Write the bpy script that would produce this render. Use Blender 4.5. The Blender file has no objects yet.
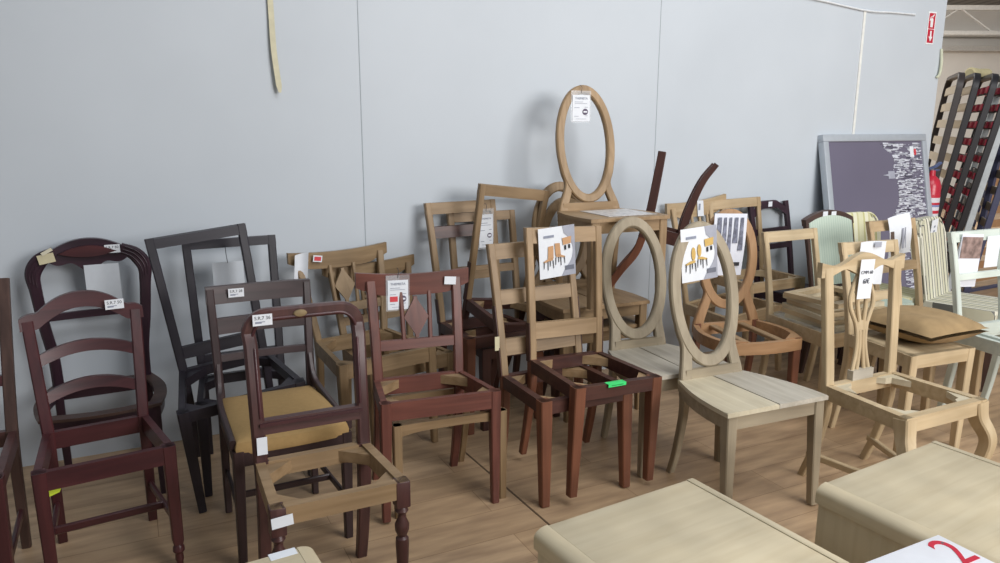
import bpy, bmesh, math, random
from mathutils import Vector as V, Matrix as M
random.seed(7)
C = bpy.context.scene.collection
PI = math.pi
sin, cos, rad = math.sin, math.cos, math.radians

# ------------------------------------------------------------------ materials
def srgb(h):
    h = h.lstrip('#')
    r = [int(h[i:i+2], 16)/255 for i in (0, 2, 4)]
    return tuple([(c/12.92 if c <= .04045 else ((c+.055)/1.055)**2.4) for c in r] + [1.0])
_mats = {}
def plain(name, hexc, rough=.6, metal=0.0, noise=.06, nscale=30, bump=0.0, alpha=None, transmission=0.0):
    if name in _mats: return _mats[name]
    m = bpy.data.materials.new(name); m.use_nodes = True
    nt = m.node_tree; b = nt.nodes['Principled BSDF']
    b.inputs['Roughness'].default_value = rough; b.inputs['Metallic'].default_value = metal
    tc = nt.nodes.new('ShaderNodeTexCoord'); n = nt.nodes.new('ShaderNodeTexNoise')
    n.inputs['Scale'].default_value = nscale; n.inputs['Detail'].default_value = 3
    nt.links.new(tc.outputs['Object'], n.inputs['Vector'])
    r = nt.nodes.new('ShaderNodeValToRGB'); c = srgb(hexc)
    r.color_ramp.elements[0].position = .25; r.color_ramp.elements[1].position = .75
    r.color_ramp.elements[0].color = tuple([x*(1-noise*2) for x in c[:3]]+[1])
    r.color_ramp.elements[1].color = tuple([min(1, x*(1+noise)) for x in c[:3]]+[1])
    nt.links.new(n.outputs['Fac'], r.inputs['Fac']); nt.links.new(r.outputs['Color'], b.inputs['Base Color'])
    if bump:
        bp = nt.nodes.new('ShaderNodeBump'); bp.inputs['Strength'].default_value = bump; bp.inputs['Distance'].default_value = .01
        nt.links.new(n.outputs['Fac'], bp.inputs['Height']); nt.links.new(bp.outputs['Normal'], b.inputs['Normal'])
    if alpha is not None: b.inputs['Alpha'].default_value = alpha
    if transmission: b.inputs['Transmission Weight'].default_value = transmission
    _mats[name] = m
    return m
def wood(name, light, dark, axis='z', rough=.45, freq=34, stretch=.07):
    key = name+'_'+axis
    if key in _mats: return _mats[key]
    m = bpy.data.materials.new(key); m.use_nodes = True
    nt = m.node_tree; b = nt.nodes['Principled BSDF']
    tc = nt.nodes.new('ShaderNodeTexCoord'); mp = nt.nodes.new('ShaderNodeMapping')
    s = [freq]*3; s['xyz'.index(axis)] = freq*stretch
    mp.inputs['Scale'].default_value = s
    nt.links.new(tc.outputs['Object'], mp.inputs['Vector'])
    n = nt.nodes.new('ShaderNodeTexNoise'); n.inputs['Scale'].default_value = 1.0; n.inputs['Detail'].default_value = 5; n.inputs['Distortion'].default_value = .6
    nt.links.new(mp.outputs['Vector'], n.inputs['Vector'])
    r = nt.nodes.new('ShaderNodeValToRGB')
    r.color_ramp.elements[0].position = .28; r.color_ramp.elements[0].color = srgb(dark)
    r.color_ramp.elements[1].position = .72; r.color_ramp.elements[1].color = srgb(light)
    nt.links.new(n.outputs['Fac'], r.inputs['Fac'])
    n2 = nt.nodes.new('ShaderNodeTexNoise'); n2.inputs['Scale'].default_value = 4.5; n2.inputs['Detail'].default_value = 2
    nt.links.new(tc.outputs['Object'], n2.inputs['Vector'])
    mx = nt.nodes.new('ShaderNodeMix'); mx.data_type = 'RGBA'; mx.blend_type = 'MULTIPLY'
    rr = nt.nodes.new('ShaderNodeValToRGB'); rr.color_ramp.elements[0].color = (.72, .72, .72, 1); rr.color_ramp.elements[1].color = (1.08, 1.08, 1.08, 1)
    rr.color_ramp.elements[0].position = .3; rr.color_ramp.elements[1].position = .7
    nt.links.new(n2.outputs['Fac'], rr.inputs['Fac'])
    mx.inputs['Factor'].default_value = .7
    nt.links.new(r.outputs['Color'], mx.inputs['A']); nt.links.new(rr.outputs['Color'], mx.inputs['B'])
    nt.links.new(mx.outputs['Result'], b.inputs['Base Color'])
    b.inputs['Roughness'].default_value = rough
    bp = nt.nodes.new('ShaderNodeBump'); bp.inputs['Strength'].default_value = .08; bp.inputs['Distance'].default_value = .004
    nt.links.new(n.outputs['Fac'], bp.inputs['Height']); nt.links.new(bp.outputs['Normal'], b.inputs['Normal'])
    _mats[key] = m
    return m
def striped(name, cols, period, axis='x', rough=.85):
    """cols: list of (position, hex) inside one period along a local axis"""
    if name in _mats: return _mats[name]
    m = bpy.data.materials.new(name); m.use_nodes = True
    nt = m.node_tree; b = nt.nodes['Principled BSDF']; b.inputs['Roughness'].default_value = rough
    tc = nt.nodes.new('ShaderNodeTexCoord'); sp = nt.nodes.new('ShaderNodeSeparateXYZ')
    nt.links.new(tc.outputs['Object'], sp.inputs['Vector'])
    d = nt.nodes.new('ShaderNodeMath'); d.operation = 'DIVIDE'; d.inputs[1].default_value = period
    nt.links.new(sp.outputs['xyz'.index(axis)], d.inputs[0])
    f = nt.nodes.new('ShaderNodeMath'); f.operation = 'FRACT'
    a = nt.nodes.new('ShaderNodeMath'); a.operation = 'ADD'; a.inputs[1].default_value = 20
    nt.links.new(d.outputs[0], a.inputs[0]); nt.links.new(a.outputs[0], f.inputs[0])
    r = nt.nodes.new('ShaderNodeValToRGB'); r.color_ramp.interpolation = 'CONSTANT'
    e = r.color_ramp.elements
    e[0].position = cols[0][0]; e[0].color = srgb(cols[0][1]); e[1].position = cols[1][0]; e[1].color = srgb(cols[1][1])
    for p, c in cols[2:]:
        q = e.new(p); q.color = srgb(c)
    nt.links.new(f.outputs[0], r.inputs['Fac'])
    nt.links.new(r.outputs['Color'], b.inputs['Base Color'])
    _mats[name] = m
    return m
PAL = {  # light, dark grain tones
 'mahogany': ('#52292b', '#3a1c20', .34), 'redbrown': ('#76463b', '#563029', .4), 'brown': ('#573835', '#3e2626', .36),
 'darkbrown': ('#443233', '#2d2122', .4), 'black': ('#2c2730', '#1c181f', .42), 'oak': ('#aa8e6c', '#907553', .5),
 'pale': ('#c0a987', '#a88d69', .55), 'cream': ('#c9b593', '#b39d7a', .55), 'greige': ('#a69982', '#8f826c', .55),
 'seatgrey': ('#c3bcae', '#aba393', .55), 'seatcream': ('#d0c6ad', '#bdb196', .55), 'cherry': ('#80503a', '#643d2c', .42), 'orange': ('#b8926c', '#9f7853', .5),
 'rail': ('#9c8262', '#836a4b', .52), 'stain': ('#55352d', '#3c2421', .4), 'birch': ('#d0c3a6', '#c4b596', .5), 'plum': ('#3c2430', '#291822', .35),
 'olive': ('#9a8160', '#7f6749', .55), 'white': ('#d3dbd2', '#c4cdc4', .5), 'walnut': ('#564039', '#3f2d28', .45)}
def W(n, axis='z'):
    l, d, r = PAL[n]
    return wood('wood_'+n, l, d, axis, r)

# ------------------------------------------------------------------ objects
def link(name, me, m, parent=None, smooth=True, label=None):
    o = bpy.data.objects.new(name, me); C.objects.link(o)
    if m is not None:
        for q in (m if isinstance(m, (list, tuple)) else [m]): me.materials.append(q)
    if smooth and len(me.polygons):
        for p in me.polygons: p.use_smooth = True
        me.set_sharp_from_angle(angle=rad(32))
    if parent is not None: o.parent = parent
    if label: o['label'] = label
    return o
def obj(name, bm, m, parent=None, smooth=True, label=None):
    bmesh.ops.recalc_face_normals(bm, faces=bm.faces[:])
    me = bpy.data.meshes.new(name); bm.to_mesh(me); bm.free()
    return link(name, me, m, parent, smooth, label)
def tag(o, label, cat, group=None, kind=None):
    o['label'] = label; o['category'] = cat
    if group: o['group'] = group
    if kind: o['kind'] = kind
    return o
def empty(name, mat):
    o = bpy.data.objects.new(name, None); C.objects.link(o); o.empty_display_size = .1
    o.matrix_world = mat; return o
def thing(name, label, cat, mat, group=None): return tag(empty(name, mat), label, cat, group)
def struct(name, bm, m, parent=None, smooth=False):
    o = obj(name, bm, m, parent, smooth)
    if parent is None: o['kind'] = 'structure'
    return o
B = bmesh.new

# ------------------------------------------------------------------ shape helpers
def box(bm, x0, x1, y0, y1, z0, z1, bev=0.0, mat=None):
    vs = [bm.verts.new((x, y, z)) for z in (z0, z1) for y in (y0, y1) for x in (x0, x1)]
    fs = [bm.faces.new([vs[i] for i in q]) for q in ((0,2,3,1),(4,5,7,6),(0,1,5,4),(2,6,7,3),(0,4,6,2),(1,3,7,5))]
    if bev:
        es = list({e for f in fs for e in f.edges})
        r = bmesh.ops.bevel(bm, geom=es, offset=bev, segments=2, affect='EDGES', profile=.5)
    if mat is not None:
        bmesh.ops.transform(bm, matrix=mat, verts=[v for v in bm.verts if v.is_valid and v.tag is False])
    return bm
def section(w, t, k, kind):
    if kind == 'round':
        n = 12
        return [(w/2*cos(2*PI*i/n), t/2*sin(2*PI*i/n)) for i in range(n)]
    c = min(k, w*.3, t*.3)
    a, b = w/2, t/2
    return [(a, -b+c), (a, b-c), (a-c, b), (-a+c, b), (-a, b-c), (-a, -b+c), (-a+c, -b), (a-c, -b)]
def sweep(bm, pts, dims, ref=(1,0,0), k=.004, kind='rect', closed=False):
    """sweep a (width along ref, thickness) section along pts"""
    pts = [V(p) for p in pts]; n = len(pts); ref = V(ref)
    if not isinstance(dims, list): dims = [dims]*n
    rings = []
    for i, p in enumerate(pts):
        if closed: T = pts[(i+1) % n]-pts[i-1]
        else: T = pts[min(i+1, n-1)]-pts[max(i-1, 0)]
        T.normalize()
        A = (ref-T*ref.dot(T)); A.normalize(); Bv = T.cross(A)
        rings.append([bm.verts.new(p+A*a+Bv*b) for a, b in section(dims[i][0], dims[i][1], k, kind)])
    m = len(rings[0])
    for i in range(n if closed else n-1):
        r0, r1 = rings[i], rings[(i+1) % n]
        for j in range(m): bm.faces.new([r0[j], r0[(j+1) % m], r1[(j+1) % m], r1[j]])
    if not closed:
        bm.faces.new(rings[0][::-1]); bm.faces.new(rings[-1])
    return bm
def bez(pts, n=8):
    """Catmull-Rom through points"""
    pts = [V(p) for p in pts]; out = []
    P = [pts[0]*2-pts[1]]+pts+[pts[-1]*2-pts[-2]]
    for i in range(1, len(P)-2):
        for s in range(n):
            t = s/n
            out.append(.5*((2*P[i])+(P[i+1]-P[i-1])*t+(2*P[i-1]-5*P[i]+4*P[i+1]-P[i+2])*t*t+(-P[i-1]+3*P[i]-3*P[i+1]+P[i+2])*t**3))
    out.append(pts[-1])
    return out
def strip(bm, xs, top, bot, yf, t):
    """board standing in xz: top(x), bot(x); yf(x,z) gives its front face's y"""
    cols = []
    for x in xs:
        a, b = top(x), bot(x)
        cols.append([bm.verts.new((x, yf(x, a)-t/2, a)), bm.verts.new((x, yf(x, a)+t/2, a)), bm.verts.new((x, yf(x, b)+t/2, b)), bm.verts.new((x, yf(x, b)-t/2, b))])
    for c0, c1 in zip(cols, cols[1:]):
        for j in range(4): bm.faces.new([c0[j], c0[(j+1) % 4], c1[(j+1) % 4], c1[j]])
    bm.faces.new(cols[0]); bm.faces.new(cols[-1][::-1])
    return bm
def prism(bm, outline, z0, z1):
    """flat outline (x,y) extruded in z"""
    n = len(outline)
    lo = [bm.verts.new((x, y, z0)) for x, y in outline]; hi = [bm.verts.new((x, y, z1)) for x, y in outline]
    bm.faces.new(lo[::-1]); bm.faces.new(hi)
    for i in range(n): bm.faces.new([lo[i], lo[(i+1) % n], hi[(i+1) % n], hi[i]])
    return bm
def lathe(bm, cx, cy, prof, n=16):
    """prof list of (z, r)"""
    rings = [[bm.verts.new((cx+r*cos(2*PI*j/n), cy+r*sin(2*PI*j/n), z)) for j in range(n)] for z, r in prof]
    for a, b in zip(rings, rings[1:]):
        for j in range(n): bm.faces.new([a[j], a[(j+1) % n], b[(j+1) % n], b[j]])
    bm.faces.new(rings[0][::-1]); bm.faces.new(rings[-1])
    return bm
def lin(a, b, n): return [a+(b-a)*i/(n-1) for i in range(n)]

# ------------------------------------------------------------------ chairs
# pose: x, y, z, yaw, pitch, roll ; front width, rear width, depth, seat height, back height, lean, top width, rear splay
POSE = {
'ladder':[-1.363,2.403,0,32.05,-.93,-.32,.417,.343,.389,.449,.864,.097,.387,.05],
'cut':[-1.808,2.206,0,23.35,.07,.84,.454,.405,.433,.462,.985,.104,.421,.016],
'balloon':[-1.685,3.02,0,26.46,1.1,-.5,.43,.39,.41,.39,1.005,.028,.47,.007],
'darkA':[-1.084,3.02,.045,29.55,5.2,-6.3,.49,.374,.436,.446,.996,.14,.41,.05],
'darkB':[-1.10,3.132,0,25.5,-1.5,-.6,.46,.379,.42,.40,1.008,.10,.41,.05],
'goldseat':[-.832,2.645,0,29.0,1.37,.74,.413,.376,.445,.43,.896,.072,.40,-.02],
'turned':[-.539,2.152,0,27.63,-.53,.64,.414,.379,.364,.459,.941,.059,.394,.059],
'lightcrest':[-.618,3.458,0,34.05,.39,-1.3,.487,.387,.442,.485,.90,.111,.477,.05],
'light8':[-.523,3.626,0,34.4,0,-1.1,.46,.40,.40,.40,.82,.06,.468,.02],
'lozenge':[-.287,2.88,0,22.2,-1.96,1.2,.487,.395,.347,.475,.907,.074,.415,.073],
'frameC11':[-.062,3.767,0,30.36,-.39,-.19,.449,.38,.394,.495,1.113,.108,.422,.05],
'frameC12':[.027,3.828,0,26.57,.13,-.06,.46,.40,.42,.43,1.048,.10,.403,.05],
'tallC10':[-.017,3.88,.115,30.15,9.77,7.19,.388,.396,.382,.448,1.061,.045,.44,.039],
'C13':[.279,3.036,0,25.44,-1.36,-.42,.432,.412,.408,.446,1.01,.112,.425,.05],
'C14':[.374,3.055,.037,27.27,.21,2.03,.428,.382,.431,.461,1.031,.078,.396,.05],
'ovalTop':[.560,3.86,.62,24.9,-.24,0,.449,.375,.404,.449,1.103,.104,.358,.02],
'ovB':[.45,3.92,.155,24.5,0,0,.50,.42,.46,.464,1.05,.084,.366,.03],
'ovA':[.47,3.95,0,24.5,0,0,.48,.40,.44,.49,1.12,.06,.358,.03],
'ovalMid':[.742,3.31,0,23.6,0,.7,.46,.31,.42,.462,1.082,.118,.365,.05],
'ovalFront':[.998,2.897,0,22.46,-1.79,-.62,.473,.314,.42,.463,1.119,.119,.35,.087],
'shaped':[1.308,3.873,0,15.6,.6,0,.42,.393,.398,.444,1.067,.041,.359,.05],
'plainC25':[1.798,3.995,0,23.64,.2,-.7,.479,.41,.481,.472,.924,.089,.40,.052],
'tagC27':[1.94,3.457,0,22.44,.64,.64,.415,.366,.40,.508,.944,.101,.384,.048],
'lyre':[1.638,2.90,0,25.1,-.18,-.64,.473,.425,.42,.451,.972,.042,.46,.093],
'C28':[2.377,4.019,0,27.66,0,0,.474,.413,.38,.424,.986,.119,.408,.052],
'darkarch':[1.97,4.80,0,33.95,0,0,.46,.40,.42,.46,1.0,.10,.41,.05],
'white':[2.569,3.594,0,23.47,0,0,.437,.38,.399,.513,.985,.094,.399,.048],
'striped':[2.84,4.42,0,43,-.14,.6,.46,.42,.42,.46,.955,.108,.44,.05],
'C22':[1.464,4.548,0,27.57,.4,-5.0,.46,.40,.42,.43,1.052,.102,.444,.05],
'C23':[1.64,4.68,.118,23.88,.35,-1.6,.456,.425,.375,.464,.927,.07,.427,.03],
'medal':[2.15,4.35,0,27.28,0,0,.43,.40,.40,.47,.961,.10,.42,.05],
'yellow':[2.46,4.70,0,27.2,0,.4,.44,.40,.40,.46,.95,.10,.42,.03],
}
def pose_matrix(q):
    return M.Translation(q[:3]) @ M.Rotation(rad(q[3]), 4, 'Z') @ M.Rotation(rad(q[4]), 4, 'X') @ M.Rotation(rad(q[5]), 4, 'Y')
class Ch:
    def __init__(s, key, label, group=None, leg='oak', seat=None, back=None, pw=.034, pt=.028, name='dining_chair', mat=None, pose=None):
        q = pose or POSE[key]
        (s.wf, s.wr, s.d, s.hs, s.hb, s.lean, s.wt, s.rs) = q[6:]
        s.mat = mat or pose_matrix(q)
        s.root = thing(name, label, 'chair', s.mat, group)
        s.leg, s.seat, s.back = leg, seat or leg, back or leg
        s.pw, s.pt = pw, pt
    # left/right outer x of the back and y of its centre plane at height z
    def px(s, z): f = (z-s.hs)/(s.hb-s.hs); return s.wr/2+(s.wt-s.wr)/2*f
    def py(s, z):
        f = max(0, (z-s.hs)/(s.hb-s.hs)); return s.d/2-s.pt/2+s.lean*(.75*f+.25*f*f)
    def part(s, name, bm, w, axis='z', **k): return obj(name, bm, W(w, axis) if isinstance(w, str) else w, s.root, **k)
    def front_legs(s, kind='square', w=.04, w2=None, top=None, mat=None):
        top = s.hs if top is None else top; w2 = w2 or w*.72
        for sg in (-1, 1):
            x, y = sg*(s.wf/2-w/2), -s.d/2+w/2
            bm = B()
            if kind == 'square':
                xi, yi = x+sg*(w-w2)/2*.6, y-(w-w2)/2*.6
                sweep(bm, [(x, y, top), (x, y, top-.08), (xi, yi, 0)], [(w, w), (w, w), (w2, w2)])
            elif kind == 'turned':
                box(bm, x-w/2, x+w/2, y-w/2, y+w/2, top-.085, top, .003)
                r = w*.5
                lathe(bm, x, y, [(top-.085, r*.7), (top-.10, r*.95), (top-.112, r*.6), (top-.125, r*.62), (top-.145, r*1.02), (top-.165, r*.98), (top-.185, r*.62), (top-.192, r*.9), (top-.2, r*.92),
                    (top-.21, r*.95), (.05, r*.58), (.045, r*.72), (.03, r*.75), (.02, r*.5), (0, r*.6)])
            elif kind == 'footed':
                sweep(bm, [(x, y, top), (x, y, .10), (x, y, .085)], [(w, w), (w*.86, w*.86), (w*.7, w*.7)])
                r = w*.5
                lathe(bm, x, y, [(.085, r*.62), (.075, r*.9), (.06, r*.95), (.05, r*.62), (.03, r*.7), (.02, r*.55), (0, r*.5)])
            elif kind == 'cabriole':
                kx = sg*.5
                pts = bez([(x, y, top), (x+kx*.012, y-.012, top-.07), (x+kx*.06, y-.045, top-.16), (x+kx*.03, y-.015, top-.30), (x, y+.012, .06), (x+kx*.03, y-.03, 0)], 6)
                n = len(pts); ds = []
                for i in range(n):
                    f = i/(n-1); a = w*(1.15-.62*f) if f < .85 else w*(.62+.4*(f-.85)/.15)
                    ds.append((a, a))
                sweep(bm, pts, ds, k=.006)
            elif kind == 'sabre':
                pts = bez([(x, y, top), (x, y-.005, top-.2), (x, y-.05, 0)], 6); n = len(pts)
                sweep(bm, pts, [(w*(1-.3*i/(n-1)),)*2 for i in range(n)])
            s.part('leg', bm, mat or s.leg)
    def rear_legs(s, w=None, mat=None, curve=.0, top=None):
        w = w or s.pw; top = s.hs if top is None else top
        for sg in (-1, 1):
            x = sg*(s.wr/2-w/2)
            bm = B()
            pts = bez([(x, s.d/2-s.pt/2, top), (x, s.d/2-s.pt/2-.004, top*.72), (x, s.d/2-s.pt/2+s.rs*.45+curve, top*.3), (x, s.d/2+s.rs-s.pt/2, 0)], 5)
            n = len(pts)
            sweep(bm, pts, [(w*(1-.18*i/(n-1)), s.pt*1.25*(1-.18*i/(n-1))) for i in range(n)])
            s.part('leg', bm, mat or s.leg)
    def frame(s, h=.055, t=.024, mat=None, drop=0, blocks=None, arch=0):
        """open seat frame of four rails with triangular corner blocks"""
        z1 = s.hs-drop; z0 = z1-h; wf, wr, d = s.wf/2, s.wr/2, s.d/2
        bm = B()
        f = .012
        def rail(a, b, nrm):
            a, b = V((*a, 0)), V((*b, 0)); nrm = V((*nrm, 0)).normalized()
            pts = [a, b]
            n = 13; hi, lo = [], []
            vs = []
            for i in range(n):
                u = i/(n-1); p = a.lerp(b, u)-nrm*0; q = p-nrm*t
                zz = z0+arch*(1-(2*u-1)**4 if arch else 0)
                vs.append([bm.verts.new((p.x, p.y, z1)), bm.verts.new((q.x, q.y, z1)), bm.verts.new((q.x, q.y, zz)), bm.verts.new((p.x, p.y, zz))])
            for c0, c1 in zip(vs, vs[1:]):
                for j in range(4): bm.faces.new([c0[j], c0[(j+1) % 4], c1[(j+1) % 4], c1[j]])
            bm.faces.new(vs[0]); bm.faces.new(vs[-1][::-1])
        i_ = .003
        rail((-wf+i_, -d+i_), (wf-i_, -d+i_), (0, -1)); rail((wr-i_, d-i_), (-wr+i_, d-i_), (0, 1))
        for sg in (-1, 1):
            nx, ny = sg*2*d, (wf-wr)
            # side normal
            L = math.hypot(2*d, wf-wr)
            rail((sg*(wf-i_), -d+i_), (sg*(wr-i_), d-i_), (sg*2*d/L, (wf-wr)/L))
        o = s.part('seat_frame', bm, mat or s.seat, 'x')
        if blocks:
            for sx, sy in ((-1, -1), (1, -1), (-1, 1), (1, 1)):
                hw = (wf if sy < 0 else wr)-t; k = .085
                ins = (wf-wr)/(2*d)*k
                c = (sx*hw, sy*(d-t)); e = (sx*(hw-k), sy*(d-t)); g = (sx*(hw-(ins if sy < 0 else -ins)), sy*(d-t-k))
                bm = B(); tri = [c, e, g]
                if sx*sy > 0: tri = tri[::-1]
                prism(bm, tri, z1-.045, z1-.008)
                s.part('corner_block', bm, blocks, 'x')
        return o
    def posts(s, mat=None, z0=None, ztop=None, w=None, w2=None):
        w = w or s.pw; w2 = w2 or w
        z0 = s.hs-.02 if z0 is None else z0; zt = ztop or s.hb
        for sg in (-1, 1):
            bm = B(); zs = lin(z0, zt, 8)
            sweep(bm, [(sg*(s.px(z)-w/2), s.py(z), z) for z in zs], [(w+(w2-w)*i/7, s.pt) for i in range(8)])
            s.part('back_post', bm, mat or s.back)
    def rail(s, z0, z1, t=.02, arch=0, bow=0, mat=None, name='cross_rail', over=0, archlow=None, inset=None, dy=0):
        zc = (z0+z1)/2; hw = s.px(zc)+over-(s.pw*.6 if inset is None else inset)
        archlow = arch if archlow is None else archlow
        sh = lambda x: 1-(x/hw)**2
        bm = strip(B(), lin(-hw, hw, 17), lambda x: z1+arch*sh(x), lambda x: z0+archlow*sh(x), lambda x, z: s.py(z)+bow*sh(x)+dy, t)
        return s.part(name, bm, mat or s.back, 'x')
    def stretchers(s, z=.16, hh=True, mat=None, w=.022, front=False):
        wf, wr, d = s.wf/2-.02, s.wr/2-.02, s.d/2
        for sg in (-1, 1):
            bm = sweep(B(), [(sg*wf, -d+.02, z), (sg*wr, d-.01+s.rs*.5, z)], (w*.7, w*1.3), ref=(1, 0, 0))
            s.part('stretcher', bm, mat or s.leg, 'y')
        if hh:
            y = -.02*0 + (-d*.1 if not front else -d+.02); f = (y+d)/(2*d); x = wf+(wr-wf)*f
            bm = sweep(B(), [(-x, y, z), (x, y, z)], (w*.7, w*1.3), ref=(0, 1, 0)); s.part('stretcher', bm, mat or s.leg, 'x')
    def seat_outline(s, side=.0, front=.0, over=0.0):
        wf, wr, d = s.wf/2+over, s.wr/2+over*.5, s.d/2
        pts = []
        n = 10
        for i in range(n): u = -1+2*i/n; pts.append((wf*u, -d-over-front*(1-u*u)))
        for i in range(n): u = i/n; pts.append((wf+(wr-wf)*u+side*sin(PI*u), -d-over+(2*d+over)*u))
        for i in range(n): u = 1-2*i/n; pts.append((wr*u, d))
        for i in range(n): u = 1-i/n; pts.append((-(wf+(wr-wf)*u+side*sin(PI*u)), -d-over+(2*d+over)*u))
        return pts
    def apron(s, z0, z1, side=.0, front=.0, t=.02, mat=None, inset=.006):
        pts = s.seat_outline(side, front, -inset)
        pc = [V((x, y, 0)) for x, y in pts]; n = len(pc)
        bm = sweep(B(), [V((p.x*(1-t/2/max(.1, abs(p.x)) if abs(p.x) > .1 else 1), p.y-(.5*t*(1 if p.y > 0 else -1)), (z0+z1)/2)) for p in pc], (t, z1-z0), ref=(0, 0, 1), closed=True) if False else None
        bm = B(); c = V((0, 0, 0))
        inn = []
        for i, p in enumerate(pc):
            T = (pc[(i+1) % n]-pc[i-1]).normalized(); N = V((-T.y, T.x, 0)); inn.append(p+N*t)
        for lo, hi in ((z0, z1),):
            o0 = [bm.verts.new((p.x, p.y, lo)) for p in pc]; o1 = [bm.verts.new((p.x, p.y, hi)) for p in pc]
            i0 = [bm.verts.new((p.x, p.y, lo)) for p in inn]; i1 = [bm.verts.new((p.x, p.y, hi)) for p in inn]
            for j in range(n):
                k = (j+1) % n
                for a, b in ((o0, o1), (o1, i1), (i1, i0), (i0, o0)): bm.faces.new([a[j], a[k], b[k], b[j]])
        return s.part('apron', bm, mat or s.seat, 'x')
    def solid_seat(s, side=.0, front=.0, th=.018, mats=None, over=.008):
        """board seat made of two boards with an open joint"""
        pts = s.seat_outline(side, front, over)
        def clip(keep):
            out = []
            n = len(pts)
            for i in range(n):
                a, b = pts[i], pts[(i+1) % n]
                ia, ib = keep*a[0] > .001, keep*b[0] > .001
                if ia: out.append(a)
                if ia != ib:
                    u = (keep*.001-a[0])/(b[0]-a[0]); out.append((keep*.001, a[1]+(b[1]-a[1])*u))
            return out
        mats = mats or (s.seat, s.seat)
        for kp, mt in ((-1, mats[0]), (1, mats[1])):
            bm = prism(B(), clip(kp), s.hs-th, s.hs)
            es = [e for e in bm.edges if abs(e.verts[0].co.z-s.hs) < 1e-5 and abs(e.verts[1].co.z-s.hs) < 1e-5]
            bmesh.ops.bevel(bm, geom=es, offset=.003, segments=2, affect='EDGES')
            s.part('seat_board', bm, mt, 'y')
    def oval(s, mat=None, zb=None, w=.050, t=.030, neck=True, rebate=True, rx=None, neckw=None):
        """oval back ring with a neck that flares down to the rear seat corners"""
        mat = mat or s.back; rx = rx or s.wt/2-w/2
        zb = zb if zb is not None else s.hs+(s.hb-s.hs)*.055
        z0, z1 = zb+w/2, s.hb-w/2; zc, rz = (z0+z1)/2, (z1-z0)/2
        fy = lambda z: s.d/2-t/2+s.lean*((z-s.hs)/(s.hb-s.hs))
        P = lambda a: V((rx*cos(a), fy(zc+rz*sin(a)), zc+rz*sin(a)))
        nrm = V((0, -(s.hb-s.hs), s.lean)).normalized()
        n = 56
        bm = B(); sweep(bm, [P(2*PI*i/n) for i in range(n)], (t, w), ref=nrm, k=.006, closed=True)
        o = s.part('oval_back', bm, mat)
        if rebate:
            r2x, r2z = rx-w*.38, rz-w*.38
            bm = B(); sweep(bm, [V((r2x*cos(2*PI*i/n), fy(zc+r2z*sin(2*PI*i/n)), zc+r2z*sin(2*PI*i/n)))-nrm*-.0+nrm*(-.004) for i in range(n)], (t*.75, w*.34), ref=nrm, k=.003, closed=True)
            obj('rebate', bm, W(mat), o)
        if neck:
            for sg in (-1, 1):
                x0 = sg*(s.wr/2-.026); nw = neckw or w
                pts = bez([(x0, fy(s.hs), s.hs-.05), (x0, fy(s.hs+.012), s.hs+.012)]+[tuple(P(rad(270+sg*k))+V((sg*dx, .001, dz))) for k, dx, dz in ((44, .012, -.012), (62, .004, -.002), (82, 0, 0))], 6)
                m = len(pts)
                bm = sweep(B(), pts, [(t*.94, nw*(1.32-.42*min(1, i/(m*.55)))) for i in range(m)], ref=nrm, k=.005)
                s.part('neck', bm, mat)
        return fy, zc, rz, rx
G_DARK = 'dark finished chairs along the left of the wall'
G_FRAME = 'two-tone chair frames with open seats in the middle'
G_OVAL = 'oval-back chairs'
G_PALE = 'pale unfinished chairs at the right'

# ---- ladder back
c = ch_ladder = Ch('ladder', 'mahogany ladder-back chair with arched rails and an open seat, front of the far left', G_DARK, 'mahogany', pw=.038)
c.front_legs('footed', .042); c.rear_legs(); c.frame(.062, mat='mahogany'); c.posts(ztop=c.hb-.03)
hw = c.wt/2+.004
crest = lambda x: c.hb-.004+.060*max(0, 1-(abs(x)/(hw*.72))**2.2)-(.014*max(0, (abs(x)-hw*.82)/(hw*.18))**2)
c.part('top_rail', strip(B(), lin(-hw, hw, 41), crest, lambda x: c.hb-.058+.060*max(0, 1-(x/(hw*.72))**2), lambda x, z: c.py(z)-.001+.012*(1-(x/hw)**2), .026), 'mahogany', 'x')
c.rail(.672, .712, arch=.036, bow=.015); c.rail(.540, .580, arch=.036, bow=.015)
c.stretchers(.17)
# ---- cut-off chair at the left border
c = ch_cut = Ch('cut', 'mahogany slat-back chair half cut off by the left edge of the picture', G_DARK, 'mahogany', pw=.036, seat='brown')
c.front_legs('square', .042); c.rear_legs(mat='walnut'); c.frame(.055, mat='brown'); c.posts(mat='walnut')
c.rail(c.hb-.06, c.hb-.002, t=.024, name='top_rail', arch=.012); c.rail(.62, .655)
for x in (-.10, 0, .10):
    c.part('splat', strip(B(), [x-.02, x+.02], lambda x: c.hb-.05, lambda x: .64, lambda x, z: c.py(z), .012), 'mahogany')
c.stretchers(.15)
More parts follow.
